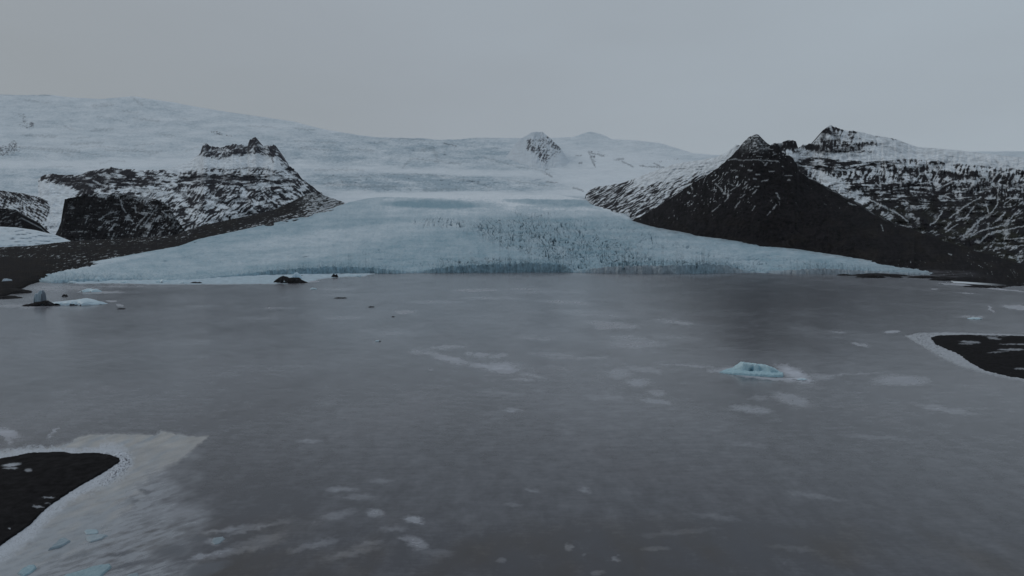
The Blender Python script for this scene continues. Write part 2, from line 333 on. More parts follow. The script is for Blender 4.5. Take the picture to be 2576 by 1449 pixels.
def tongue():
    xs = np.arange(60, 2441, 1.25)
    fo = pl(FRONT)(xs) + 0.5 * fbm(xs / 25, xs * 0, 3, 44); cl = pl(CLIFF)(xs) * (1 + 0.34 * fbm(xs / 11, xs * 0, 5, 41, .8))
    ed = np.minimum(pl(EDGE)(xs) + 0.8 * fbm(xs / 20, xs * 0 + 2, 4, 46), fo - 1.5)
    tp = np.maximum(fo - np.maximum(cl, .5), ed + .6)
    ncl, nsf = 22, 165
    tc_ = np.linspace(0, 1, ncl)[:, None]; ts = (np.linspace(0, 1, nsf + 1)[1:, None])
    VY = np.concatenate([fo + (tp - fo) * tc_, tp + (ed - tp) * ts]); VX = np.broadcast_to(xs, VY.shape)
    Yfr = ground_Y(fo)
    face = fbm(xs / 16, xs * 0 + 9, 4, 47, .6) * 3 + ridge(xs / 9, xs * 0 + 1, 3, 48) * 4
    Yt = Yfr + 4
    Ycl = Yfr + 4 * tc_ ** 1.5 + face * (0.3 + 0.7 * tc_) * np.clip(cl / 12, 0.1, 1) + 1.6 * fbm(VX[:ncl] / 5, VY[:ncl] / 9, 3, 49)
    dd = tp - VY[ncl:]
    tps = np.maximum(pl(FRONT)(xs) - pl(CLIFF)(xs), ed + .6); dds = np.maximum(tps - VY[ncl:], 0)
    cs = (Yfr + 4 - tongue_Y(tps)) * np.exp(-dds / 22)
    c0 = (tongue_Y(tp) + (Yfr + 4 - tongue_Y(tps)) * np.exp(-np.maximum(tps - tp, 0) / 22))
    corr = cs + (Yt - c0) * np.exp(-dd / 2.5)
    Ysf = tongue_Y(VY[ncl:]) + corr + face * np.clip(cl / 12, .1, 1) * np.exp(-dd / 2.5)
    Ysf = Ysf + 45 * fbm(VX[ncl:] / 120, VY[ncl:] / 14, 3, 50) * np.minimum(1, dd / 20)
    Y = np.concatenate([Ycl, Ysf]); P = world_pts(VX, VY, Y)
    # flow lines fan out from the icefall
    ang = np.arctan2(VX - 1120, VY - 250); rad = np.hypot(VX - 1120, VY - 250)
    wob = 0.035 * fbm(VX / 50, VY / 30, 3, 51)
    zone = blobs(VX, VY, CREV, 0.06)
    vv = 1 + .35 * fbm(VX / 90, VY / 40, 2, 521); r1 = ridge((ang + wob) * 34 * 1.0 + 1.6 * fbm(VX / 70, VY / 45, 3, 522), rad / 46 * vv, 3, 52, .45)
    big = sst(0.68, 0.97, r1) * sst(0.1, 0.8, zone + .35 * fbm(VX / 45, VY / 16, 3, 53))
    r2 = ridge((ang + wob) * 80, rad / 22, 3, 54, .6) * sst(.05, .5, zone)
    r3 = fbm(VX / 9, VY / 2.6, 4, 55, .65)
    surf = np.concatenate([np.zeros((ncl, 1)) + 0.15 * tc_, np.minimum(1, 0.3 + ts * 25)]) * np.minimum(1, (ed * 0 + VY - ed) / 6 + .1)
    sc = P[..., 1] / 2000
    P[..., 2] += surf * sc * (-32 * big * zone - 5.0 * sst(.55, 1, r2) * zone + (0.7 + 2.2 * zone) * r3 + 2.0 * fbm(VX / 22, VY / 6, 4, 56))
    blk = fbm(VX / 7, VY / 3.2, 4, 57, .6)
    P[ncl:, :, 2] += (4.5 * np.clip(blk[ncl:], -1, 1.5) * np.exp(-(dd / 11) ** 2) * np.clip(cl / 10, .1, 1) * sst(0, 2, dd)) * sst(2300, 2100, VX[ncl:])
    left = sst(620, 300, VX) * sst(676, 690, VY)
    P[..., 2] += 2.2 * left * surf * fbm(VX / 20, VY / 4, 4, 58, .6)
    # colour: wind-packed snow lying on blue ice
    snow = blobs(VX, VY, [(900, 590, 260, 16, -6, .9, 3), (760, 640, 200, 12, -8, .7, 2), (1250, 530, 420, 14, 0, .9, 4), (850, 545, 80, 12, -12, .4, 2), (1650, 560, 120, 14, 8, .45, 2),
                          (1080, 585, 120, 12, 0, .25, 2), (1500, 640, 200, 50, 20, .12, 3), (1400, 570, 200, 20, 5, .3, 2), (2000, 650, 250, 20, 8, .35, 2),
                          (1750, 640, 130, 25, 10, .6, 2), (350, 670, 260, 22, -7, .5, 2), (1300, 505, 300, 12, 0, 1.0, 5), (1230, 493, 330, 5, 1, 1.5, 30), (1520, 520, 60, 5, 25, 1.2, 10), (240, 664, 130, 5, -10, 1, 3), (1095, 514, 88, 9, 1, -.35, 14), (1400, 505, 90, 11, 3, -.05, 9), (860, 530, 70, 6, -8, .2, 3), (980, 536, 90, 4, -2, .2, 3), (2250, 670, 120, 10, 8, .4, 2), (900, 665, 200, 14, 0, .2, 2), (1250, 655, 220, 22, 0, .22, 2), (1000, 615, 100, 14, -10, .25, 2)], 0.30)
    s = np.clip(snow + 0.24 * fbm(VX / 60, VY / 9, 4, 60) + 0.16 * r3, 0, 1)
    C = mixc(A((0.205, 0.325, 0.395)), A((0.535, 0.605, 0.66)), np.clip(s + .13 * fbm((ang + wob) * 16, rad / 130, 4, 72, .6), 0, 1))
    nf = sst(16, 2, tp - VY) * np.clip(cl / 12, 0, 1) * np.concatenate([tc_ * 0, ts * 0 + 1]); C = mixc(C, A((0.21, 0.33, 0.40)) * (1 + .3 * fbm(VX / 6, VY / 5, 4, 69, .7))[..., None], nf * np.clip(.55 + .4 * fbm(VX / 9, VY / 4, 3, 70), 0, 1))
    C = mixc(C, SNOW * np.ones_like(C), sst(.72, 1.0, s) * sst(545, 515, VY))
    C *= (1 - 0.10 * sst(0, 1, r3))[..., None]
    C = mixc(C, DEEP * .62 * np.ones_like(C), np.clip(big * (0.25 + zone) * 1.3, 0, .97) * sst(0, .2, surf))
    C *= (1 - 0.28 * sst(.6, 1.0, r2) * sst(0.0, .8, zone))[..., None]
    C *= (1 - 0.22 * sst(.5, 1.0, fbm(VX / 6, VY / 2.4, 3, 66, .7)) * sst(1500, 1900, VX) )[..., None]
    # cliff face: clear blue blocks, grey dirt towards the right
    fc = np.clip(1 - (fo - VY) * 0 - np.concatenate([tc_ * 0, ts * 0 + 1]), 0, 1) * np.ones_like(VX)
    fblue = A((0.20, 0.315, 0.385)) * (1 + 0.5 * fbm(VX / 7, VY / 20, 4, 61, .7))[..., None] * (1 - .35 * sst(.55, .95, ridge(VX / 7, VY / 40, 2, 62)))[..., None]
    grey = A((0.30, 0.345, 0.385)) * np.ones_like(C)
    gq = sst(1430, 1520, VX) * (1 - 0.8 * np.exp(-((VX - 1760) / 70) ** 2))
    fcol = mixc(fblue, grey * (1 + 0.2 * fbm(VX / 7, VY / 20, 4, 67, .7))[..., None], gq)
    C = mixc(C, np.clip(fcol, 0.02, 1), fc * np.clip(cl / 10, 0.15, 1) * .85)
    # thin dirt film on the right tail and along the margins
    dirt = sst(2080, 2420, VX + 10 * fbm(VX / 30, VY / 5, 3, 63)) * .8
    dirt = np.maximum(dirt, .75 * sst(9, 0, VY - ed + 4 * fbm(VX / 15, VY / 4, 4, 64)) * sst(1500, 1600, VX))
    dirt = np.maximum(dirt, .8 * sst(6, 0, VY - ed + 6 * fbm(VX / 12, VY / 4, 4, 65)) * sst(880, 700, VX) * sst(620, 760, VX))
    C = mixc(C, A((0.15, 0.155, 0.17)) * np.ones_like(C), np.clip(dirt * (0.6 + .5 * fbm(VX / 30, VY / 3, 4, 68)), 0, .9))
    b = []
    for k in (1, 2, 3):
        q = P[-1].copy(); q[:, 1] += 60 * k; q[:, 2] -= 14 * k * k; b.append(q[None])
    f0 = P[:1].copy(); f0[..., 2] -= 8
    P = np.concatenate([f0, P] + b); C = np.concatenate([C[:1], C] + [C[-1:]] * 3)
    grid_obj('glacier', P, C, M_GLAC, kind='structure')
tongue()

# ---- small side lobe of ice at the left margin
layer('glacier_lobe', -260, 192, [(-260, 580), (0, 570), (40, 572), (90, 579), (140, 591), (178, 606), (192, 613)], [(-260, 630), (0, 626), (80, 622), (170, 612), (192, 616)],
      [(-260, 2500), (200, 2900)], [(-260, 3100), (0, 3150), (200, 2980)],
      lambda x, y, t, P: mixc(SNOW * .92, ICE, np.clip(.25 + .5 * (1 - t) * .6 + .2 * streak(x, y, 8, 40, 6, 71), 0, 1)) * (1 - .2 * sst(.4, 1, streak(x, y, -40, 20, 3, 72)))[..., None],
      relief=lambda x, y, t: 25 * fbm(x / 30, y / 6, 3, 73), mat=M_CAP, step=1.5)

# ---- left valley side: moraine, cliff block, mountain
def gully(x, y, deg, sx, sy, seed, o=4):
    b, a = rot(x, y, deg)
    a = a + 9 * fbm(x / 60, y / 40, 2, seed + 3)
    return ridge(a / sx, b / sy, o, seed, .5)

def moraine_paint(x, y, t, P):
    n = streak(x, y, -12, 16, 3.0, 81, 5, .7); n2 = fbm(x / 110, y / 20, 3, 82)
    wall = sst(-4, 4, poly_sd(x, y, [(470, 600), (500, 572), (640, 541), (700, 524), (775, 487), (800, 486), (830, 520), (760, 528), (640, 562), (520, 600), (440, 628), (250, 640), (0, 640), (0, 628), (350, 612)]))
    wr = sst(735, 800, x)
    cover = 0.07 + 0.05 * n2 + 0.12 * sst(300, 700, x) * sst(-30, 0, y - pl(EDGE)(x))
    cover = cover * (1 - .95 * wall * (1 - wr)) + .36 * wr
    cover -= .16 * sst(180, 60, x) * sst(640, 660, y)
    s = snowmix(n + .4 * fbm(x / 4, y / 3, 3, 83), cover, .06, 1.0)
    st = gully(x, y, -125, 5, 60, 84, 3)
    s = np.maximum(s, sst(.50, .95, st) * wr * .65)
    base = mixc(ROCK * .75, BROWN * .78, sst(-.4, .8, fbm(x / 40, y / 10, 4, 85)))
    return mixc(base, SNOW * .72, s * .75)
layer('moraine', -420, 866,
      [(-420, 615), (-60, 620), (0, 622), (80, 618), (175, 607), (250, 602), (330, 599), (440, 591), (500, 569), (560, 556), (640, 540), (700, 523), (740, 504), (775, 487), (795, 485), (815, 493), (840, 500), (866, 509)],
      [(-420, 900), (-60, 762), (0, 750), (25, 741), (60, 724), (75, 716), (100, 709), (130, 700), (170, 680), (300, 652), (450, 624), (500, 607), (600, 586), (700, 564), (780, 547), (840, 528), (866, 518)],
      [(-420, 374), (-60, 741), (0, 809), (25, 870), (60, 1014), (75, 1100), (100, 1187), (130, 1320), (170, 1530), (300, 1860), (450, 2260), (500, 2530), (600, 2900), (700, 3400), (780, 3830), (840, 4370), (866, 4700)],
      [(-420, 2300), (0, 2500), (175, 2600), (440, 2950), (560, 3500), (700, 4300), (790, 4950), (866, 5200)],
      moraine_paint, relief=lambda x, y, t: (30 * fbm(x / 40, y / 10, 4, 86) + 18 * gully(x, y, -75, 14, 50, 87)) * sst(0, .15, t) * np.interp(x, [0, 200, 800], [.2, .7, 1.5]), jag=1.2, seed=88, sink=6, prof=lambda t, x: t ** np.interp(x, [0, 120, 300], [1.7, 1.6, 1.0]))

def cliff_paint(x, y, t, P):
    n = streak(x, y, 4, 26, 3.2, 91, 5, .7); g = gully(x, y, -60, 8, 60, 92)
    cover = blobs(x, y, [(180, 545, 60, 60, 0, .0, 7), (240, 525, 70, 24, 0, .04, 4), (340, 565, 110, 18, 0, .22, 4), (400, 520, 40, 16, 20, .20, 3), (300, 495, 100, 4, 4, .6, 4), (260, 578, 50, 16, 0, .12, 2), (430, 560, 40, 30, 0, .30, 3)], .10)
    s = .85 * snowmix(.45 * n + .6 * (g - .35) + .25 * fbm(x / 4, y / 4, 3, 93) + .5 * fbm(x / 24, y / 12, 3, 931), cover, .12, 1.1)
    li = strokes(x, y, TA, [(12, [(850, 840), (855, 880)]), (10, [(1020, 860), (1045, 900), (1065, 990), (1110, 1060)]), (9, [(1220, 960), (1240, 1050), (1320, 1070)]), (10, [(1520, 970), (1470, 1050), (1330, 1240)]), (8, [(1400, 1060), (1250, 1240)]), (8, [(1580, 1040), (1700, 1130), (1760, 1100)]), (8, [(770, 1150), (900, 1060), (1000, 1070)]), (16, [(900, 820), (1100, 825), (1450, 880)]),
        (6, [(590, 1190), (620, 1110)]), (10, [(1100, 1110), (1200, 1170)]), (7, [(860, 1190), (960, 1150)])], 5)
    s = np.maximum(s, li * .8) * (1 - .9 * strokes(x, y, TA, [(60, [(1100, 880), (1180, 880)]), (50, [(400, 900), (480, 1000), (430, 1200)])], 6, brk=.2))
    return mixc(ROCK * (1 + .25 * n)[..., None], SNOW * .8, s * .8)
layer('cliff', 138, 486, [(138, 592), (146, 578), (153, 560), (159, 522), (163, 501), (180, 497), (205, 493), (213, 488), (330, 490), (372, 497), (400, 504), (428, 520), (438, 543), (455, 566), (470, 588), (486, 600)],
      [(138, 612), (486, 615)], [(138, 3300), (486, 3250)], [(138, 3420), (330, 3560), (486, 3320)], cliff_paint,
      relief=lambda x, y, t: 26 * gully(x, y, -80, 22, 70, 94) + 9 * fbm(x / 25, y / 8, 4, 95), jag=1.6, seed=96, prof=.8, drop=1.2)
layer('cliff', -260, 78, [(-260, 520), (0, 524), (36, 527), (50, 536), (58, 556), (66, 575), (78, 590)], [(-260, 615), (78, 606)], [(-260, 3250), (78, 3300)], [(-260, 3480), (78, 3380)],
      lambda x, y, t, P: mixc(ROCK * .9, SNOW * .75, snowmix(streak(x, y, -20, 20, 4, 97), .10 + .06 * t) * .6), relief=lambda x, y, t: 16 * gully(x, y, -80, 16, 50, 98), jag=1.5, seed=99)
def spur_paint(x, y, t, P):
    n = streak(x, y, 32, 22, 4, 101, 5, .65); g = gully(x, y, -70, 8, 50, 102)
    cov = blobs(x, y, [(60, 500, 80, 12, 14, .25, 6), (40, 487, 40, 6, 10, .15, 5), (100, 540, 60, 26, 30, .68, 4), (30, 520, 40, 14, 0, .75, 3), (150, 580, 40, 14, 30, .5, 4)], .55)
    s = snowmix(.8 * n + .6 * (g - .35) + .2 * fbm(x / 5, y / 4, 3, 1011), cov, .24)
    return mixc(ROCK * 1.5, SNOW * .85, s)
layer('rocky_spur', -260, 224, [(-260, 470), (-40, 474), (10, 480), (60, 487), (105, 498), (118, 514), (140, 545), (170, 582), (224, 604)], [(-260, 612), (224, 612)],
      [(-260, 3700), (224, 3620)], [(-260, 4500), (110, 4350), (224, 3750)], spur_paint, relief=lambda x, y, t: 30 * gully(x, y, -60, 20, 60, 103), jag=1.6, seed=104)

def lm_paint(x, y, t, P):
    strat = fbm(x / 50, (y + 3 * np.sin(x / 40.) + 3 * fbm(x / 36, y / 18, 3, 1112)) / 4.8, 4, 111, .62)
    g1 = gully(x, y, -140, 8, 34, 112, 3); g2 = gully(x, y, -42, 8, 34, 113, 3)
    fl = sst(-.35, .35, fbm(x / 60, y / 30, 2, 114) * .5 + (x - 650) / 160); g = g1 * fl + g2 * (1 - fl)
    fine = fbm(x / 4.5, y / 3.2, 4, 115, .7)
    cov = blobs(x, y, [
        (560, 380, 60, 14, 0, .36, 8), (530, 375, 24, 14, 10, .30, 6), (600, 372, 40, 12, 0, .36, 5), (640, 360, 12, 14, 0, .22, 8), (690, 380, 20, 16, 30, .42, 7), (712, 404, 12, 10, 50, .50, 4),
        (600, 412, 110, 11, 0, 1.05, 8), (450, 400, 60, 28, 0, 1.05, 9), (640, 398, 60, 8, 0, 1.0, 6), (700, 430, 40, 12, 30, .85, 4), (390, 415, 70, 9, 0, 1.0, 5),
        (740, 440, 10, 26, -45, .45, 6), (785, 475, 14, 26, -48, .25, 6), (765, 455, 10, 18, -48, .35, 5), (755, 480, 30, 14, 40, .62, 3),
        (160, 452, 36, 10, 6, .14, 8), (235, 455, 30, 16, 0, .22, 6), (290, 436, 70, 8, 0, .42, 5), (300, 452, 40, 12, 0, .32, 4), (345, 463, 60, 8, 0, .26, 4),
        (210, 476, 16, 18, 0, .12, 5), (320, 478, 70, 9, 0, .62, 3), (420, 488, 60, 10, 10, .82, 3), (400, 470, 50, 8, 0, .7, 3), (440, 452, 30, 10, 0, .75, 2),
        (560, 452, 70, 9, 2, .26, 7), (500, 450, 40, 9, 0, .3, 4), (630, 448, 80, 8, 0, .42, 4), (560, 436, 120, 6, 0, .68, 2), (640, 470, 110, 16, 0, .56, 3), (700, 455, 40, 16, 10, .66, 2),
        (520, 500, 60, 20, 0, .50, 3), (480, 520, 40, 20, 0, .45, 2), (700, 500, 70, 12, -12, .60, 3), (600, 520, 60, 12, 0, .52, 2), (560, 485, 30, 10, 0, .4, 3), (620, 500, 30, 8, -10, .42, 3),
        (130, 520, 44, 50, 0, 1.05, 12), (155, 480, 40, 8, 6, 1.0, 6), (250, 482, 30, 6, 0, .6, 3)], .52)
    band = blobs(x, y, [(560, 450, 140, 12, 0, 1, 5), (300, 455, 120, 20, 0, .9, 4), (560, 380, 150, 20, 0, .3, 4)], .15)
    n = strat * band * .9 + (1 - band) * (1.1 * (g - .40)) + .22 * fine + .68 * fbm(x / 26, y / 11, 5, 116, .6) + .22 * streak(x, y, -18, 30, 4, 1161, 4)
    s = snowmix(n, cov, .27)
    dk = strokes(x, y, TA, [(46, [(150, 610), (540, 640)]), (40, [(250, 680), (540, 700)]), (44, [(700, 625), (980, 640)]), (16, [(1020, 655), (1480, 668)]), (14, [(1030, 690), (1470, 702)]), (22, [(1080, 715), (1260, 715)]), (30, [(1040, 625), (1140, 620)]),
        (18, [(560, 548), (700, 532)]), (26, [(800, 530), (920, 500)]), (14, [(930, 505), (1020, 510), (1150, 520)]), (44, [(570, 690), (590, 800), (660, 770)]), (22, [(1440, 560), (1480, 545)]), (8, [(1480, 545), (1600, 505), (1660, 590)]),
        (26, [(1840, 600), (1900, 600)]), (20, [(1480, 885), (1730, 800), (1900, 785), (2000, 820)]), (34, [(1850, 830), (1920, 900)]), (20, [(1740, 750), (1900, 700)])], 1)
    dk = np.maximum(dk, strokes(x, y, TB, [(40, [(90, 600), (300, 600), (560, 630), (790, 605)]), (26, [(200, 650), (520, 640)]), (13, [(560, 508), (740, 487), (950, 480), (1100, 520), (1250, 600)]), (34, [(570, 800), (660, 825)]), (34, [(690, 885), (810, 885)]),
        (13, [(900, 790), (1080, 740), (1250, 722)]), (14, [(950, 850), (1150, 800), (1300, 772)]), (26, [(1290, 440), (1380, 500)]), (30, [(1440, 555), (1500, 620), (1570, 670)]), (30, [(1600, 700), (1700, 760), (1760, 860)]), (24, [(1240, 620), (1400, 680)]), (16, [(250, 840), (560, 700), (760, 690)]),
        (26, [(20, 780), (180, 870), (250, 870), (470, 930)]), (22, [(1100, 330), (1120, 400)]), (20, [(230, 210), (260, 180)]), (36, [(240, 250), (330, 300), (400, 330)]), (26, [(330, 230), (500, 260)]), (24, [(520, 220), (590, 215)]), (40, [(670, 200), (760, 240)]), (34, [(830, 150), (890, 190), (900, 240)]), (26, [(950, 230), (1000, 240)]), (24, [(1060, 210), (1150, 220), (1200, 260)]),
        (8, [(640, 270), (860, 275)]), (14, [(760, 650), (920, 640)]), (14, [(1000, 650), (1080, 680)])], 2))
    li = np.maximum(strokes(x, y, TA, [(9, [(690, 640), (760, 690), (870, 715)]), (40, [(1120, 750), (1400, 780), (1620, 800)]), (18, [(760, 570), (960, 575)])], 3), strokes(x, y, TB, [(20, [(250, 1010), (340, 955), (440, 985)]), (30, [(800, 730), (960, 720)]), (26, [(1060, 560), (1230, 640)]), (10, [(460, 850), (520, 820)]), (60, [(480, 370), (760, 380), (1040, 390)]), (24, [(1200, 470), (1290, 540), (1420, 620)])], 4))
    s = np.clip(np.maximum(s, li * .95) * (1 - .88 * dk * (1 - li)), 0, 1)
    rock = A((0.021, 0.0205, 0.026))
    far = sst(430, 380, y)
    rk = rock * np.ones(s.shape + (3,)) * (1 + .5 * far)[..., None]  # upper, farther crags paler: haze painted into the rock colour
    return mixc(rk, SNOW * .93, s)
def lm_rel(x, y, t):
    band = blobs(x, y, [(560, 450, 140, 12, 0, 1, 5), (300, 455, 120, 20, 0, .9, 4)], .05)
    return 34 * (gully(x, y, -118, 24, 80, 112 + 5) - .4) + 14 * (gully(x, y, -62, 9, 46, 113) - .4) + 22 * band * fbm(x / 60, y / 5, 4, 111, .6) + 50 * fbm(x / 70, y / 24, 3, 118)
layer('mountain', 96, 856,
      [(96, 450), (112, 440), (125, 437), (160, 440), (205, 440), (222, 431), (240, 427), (265, 424), (278, 420), (300, 424), (350, 427), (400, 428), (440, 420), (480, 404), (504, 386), (511, 364), (520, 359), (528, 368), (560, 371), (575, 365), (600, 363),
       (622, 366), (629, 350), (640, 345), (647, 352), (652, 362), (664, 368), (678, 362), (692, 366), (700, 380), (712, 402), (725, 416), (740, 426), (755, 444), (775, 461), (795, 477), (815, 489), (832, 499), (856, 509)],
      [(96, 612), (470, 612), (500, 582), (640, 558), (700, 540), (790, 503), (820, 505), (856, 514)],
      [(96, 3720), (470, 3750), (560, 4100), (700, 4700), (790, 5080), (856, 5260)],
      [(96, 5000), (400, 5150), (520, 5650), (640, 5750), (720, 5500), (856, 5330)],
      lm_paint, relief=lm_rel, jagf=[(96, 2), (250, 2.6), (350, 1), (480, .8), (505, 4), (640, 5.5), (700, 5), (800, 3), (856, 1)], seed=119, prof=lambda t, x: t ** 1.25)

# ---- nunatak peak on the skyline
def nun_paint(x, y, t, P):
    cov = blobs(x, y, [(1336, 366, 16, 12, 20, .50, 6), (1385, 355, 20, 8, 45, .50, 6), (1402, 368, 12, 6, 20, .25, 7), (1358, 338, 26, 12, 0, .88, 6), (1360, 355, 14, 10, 0, .75, 4), (1365, 385, 12, 20, -25, .40, 6), (1390, 385, 20, 8, 0, .72, 3), (1330, 365, 9, 8, 0, .2, 6)], 1.0)
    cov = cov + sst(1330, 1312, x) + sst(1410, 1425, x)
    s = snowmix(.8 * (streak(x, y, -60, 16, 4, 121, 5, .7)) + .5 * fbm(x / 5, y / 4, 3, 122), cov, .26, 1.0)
    return mixc(A((0.075, 0.08, 0.095)) * np.ones(s.shape + (3,)), A((.56, .615, .67)) * (1 + .10 * fbm(x / 20, y / 6, 4, 125))[..., None], s)  # peak's rock made pale and bluish, distance haze put into the colour
layer('mountain_peak', 1262, 1450, [(1262, 408), (1280, 385), (1296, 362), (1308, 350), (1320, 343), (1336, 334), (1350, 331), (1364, 331), (1376, 341), (1388, 352), (1400, 362), (1412, 376), (1428, 400), (1450, 440)],
      [(1262, 412), (1350, 440), (1450, 446)], [(1262, 7750), (1300, 7450), (1350, 7050), (1400, 7050), (1450, 7000)], [(1262, 7900), (1360, 8000), (1450, 7500)], nun_paint,
      relief=lambda x, y, t: (6 + 44 * np.exp(-((x - 1365) / 32) ** 2)) * gully(x, y, -80, 14, 50, 123) , jag=2.2, seed=124, mat=M_CAP)

# ---- right valley side
def r2_paint(x, y, t, P):
    n = streak(x, y, -27, 20, 3.2, 131, 5, .65); g = gully(x, y, -38, 6, 70, 132, 3)
    cov = blobs(x, y, [(1530, 488, 45, 10, -8, .22, 6), (1560, 470, 35, 6, -14, .3, 5), (1500, 483, 30, 6, 0, .6, 4), (1560, 520, 70, 12, 10, .34, 5), (1620, 500, 60, 16, -26, .45, 4), (1690, 470, 60, 14, -26, .60, 3),
                       (1720, 424, 90, 18, -14, 1.05, 12), (1640, 448, 60, 12, -18, .95, 7), (1800, 405, 70, 20, -20, .97, 10), (1700, 455, 60, 10, -22, .8, 4), (1760, 440, 40, 10, -25, .70, 3)], .62)
    s = snowmix(.7 * n + .8 * (g - .4) + .15 * fbm(x / 4, y / 3, 3, 133), cov, .25)
    return mixc(ROCK * 1.6, SNOW * .88, s)
layer('hill', 1474, 1880, [(1474, 488), (1484, 478), (1500, 470), (1530, 466), (1560, 461), (1600, 448), (1640, 432), (1700, 412), (1760, 402), (1800, 396), (1830, 383), (1852, 364), (1880, 370)],
      [(1474, 494), (1490, 522), (1540, 540), (1590, 560), (1700, 560), (1880, 560)], [(1474, 5150), (1490, 4680), (1540, 4150), (1590, 3760), (1880, 3300)], [(1474, 5300), (1600, 5000), (1880, 3900)],
      r2_paint, relief=lambda x, y, t: (34 * (gully(x, y, -40, 16, 70, 134) - .4) + 20 * fbm(x / 16, y / 5, 4, 135)) * sst(0, .15, t), jag=1.2, seed=136)

def pyr_paint(x, y, t, P):
    edge = pl(PYR)(x); d = y - edge
    n = streak(x, y, 2, 16, 2.6, 141, 5, .7); g = gully(x, y, -68, 10, 34, 142, 3); g2 = gully(x, y, -118, 12, 34, 148, 3)
    fan = sst(1850, 1990, x); g = g * (1 - fan) + g2 * fan
    fine = fbm(x / 3.5, y / 3, 3, 143, .7)
    cov = blobs(x, y, [(1898, 356, 34, 16, 0, .42, 7), (1905, 385, 60, 6, 3, .22, 5), (1900, 410, 120, 20, 0, .10, 4), (1980, 362, 30, 8, 0, .3, 5), (1860, 470, 90, 26, 20, .17, 3), (1790, 480, 60, 26, -20, .12, 3), (1740, 520, 60, 24, 0, .09, 2),
                       (2260, 565, 60, 10, 30, .10, 3), (2200, 520, 60, 8, 30, .10, 3), (2100, 600, 260, 40, 0, -.06, 4), (2350, 660, 220, 30, 10, .04, 3), (2500, 690, 160, 30, 8, .06, 3), (1680, 545, 60, 14, 0, .05, 2)], .02)
    cl_ = fbm(x / 45, y / 30, 3, 152); cov = np.where(y > 425, cov * .42 * np.clip(1 + 1.4 * cl_, 0, 3), cov * (.8 + .3 * cl_))
    up = sst(440, 400, y)
    s = snowmix(.9 * n * up + (1 - up) * (.15 * n + 1.5 * (g - .35)) + .30 * fine, cov * 1.25, .02, 1.0)
    s2 = sst(.965, 1.0, n * .22 + .62 + .35 * g2 * 0 + .10 * fine) * 0
    li = strokes(x, y, TC_, [(6, [(280, 560), (330, 535), (480, 556), (650, 546), (930, 570)]), (5, [(600, 450), (720, 400), (860, 412)]), (9, [(110, 860), (180, 920), (215, 975)]), (9, [(215, 985), (290, 1000), (240, 1090)]), (4, [(180, 1130), (70, 1220)]), (5, [(280, 850), (360, 890)]), (6, [(310, 940), (430, 880)]),
        (5, [(460, 930), (530, 875)]), (9, [(370, 1175), (410, 1110), (430, 1080)]), (7, [(440, 1040), (495, 1000)]), (7, [(600, 990), (655, 935)]), (6, [(620, 895), (680, 895)]), (13, [(750, 620), (790, 590)]), (7, [(600, 790), (640, 800)]), (7, [(710, 830), (790, 810)]), (7, [(810, 700), (870, 700)]), (9, [(640, 740), (680, 735)]), (9, [(540, 680), (580, 690)]),
        (5, [(310, 690), (390, 685)]), (11, [(435, 620), (465, 628)]), (7, [(900, 970), (920, 1020), (950, 1050)]), (7, [(860, 1185), (900, 1130)]), (6, [(790, 1260), (820, 1215)]), (7, [(590, 1200), (620, 1150)]), (7, [(1020, 755), (1100, 755)]), (7, [(1055, 812), (1070, 808)]), (6, [(1180, 640), (1215, 660)]), (6, [(1640, 955), (1670, 955)]), (5, [(1830, 1110), (1930, 1140)]), (9, [(265, 820), (285, 830)]),
        (6, [(60, 950), (100, 930)]), (5, [(560, 940), (600, 920)]), (5, [(700, 560), (740, 590)])], 7)
    li = np.maximum(li, strokes(x, y, TD, [(4, [(750, 1070), (860, 1105), (980, 1145)]), (7, [(370, 880), (430, 930), (480, 980)]), (5, [(180, 850), (240, 910), (300, 945)]), (6, [(1350, 1260), (1440, 1300)]), (5, [(1480, 1295), (1560, 1310), (1740, 1350)]), (6, [(190, 1000), (205, 1060)]), (8, [(920, 1310), (945, 1320)]), (4, [(1180, 1200), (1230, 1210)]), (5, [(530, 980), (560, 1000)])], 8))
    s = np.maximum(s, li * .62)
    pk = sst(388, 372, y) * sst(1855, 1870, x) * sst(1940, 1925, x)
    s = np.maximum(s, pk * .30 * sst(-.5, .9, fbm(x / 5, y / 5, 4, 153, .7)))
    tal = sst(6, 1, d) * sst(2020, 2080, x) * sst(2300, 2180, x) * .35
    s = np.maximum(s, tal * sst(-.2, .6, streak(x, y, 33, 20, 3, 149)))
    base = mixc(A((0.0115, 0.0105, 0.012)) * np.ones(x.shape + (3,)), BROWN * 0.9, sst(-.3, .9, fbm(x / 60, y / 26, 4, 144)) * sst(470, 620, y))
    base = base * np.clip(1 + .35 * fbm(x / 9, y / 9, 4, 145, .7) + .45 * (g - .4) + .3 * fbm(x / 40, y / 30, 3, 154), .4, 2.2)[..., None]
    sh = np.maximum(sst(3, 1.5, abs(y - pl([(2020, 697), (2250, 697), (2400, 708), (2576, 719)])(x) - 1.5)) * sst(2330, 2360, x) * sst(2540, 2440, x), 0)
    tail = sst(14, 2, abs(y - 689 - (x - 2360) * .02)) * sst(2520, 2330, x) * sst(2200, 2300, x)
    mud = A((0.10, 0.10, 0.11)) * np.ones_like(base)
    base = mixc(base, mud, np.clip(tail * (.5 + .6 * streak(x, y, 2, 40, 3, 146)), 0, 1))
    s = np.maximum(s * .85, sh)
    return mixc(base, SNOW * .80, np.clip(s, 0, 1))
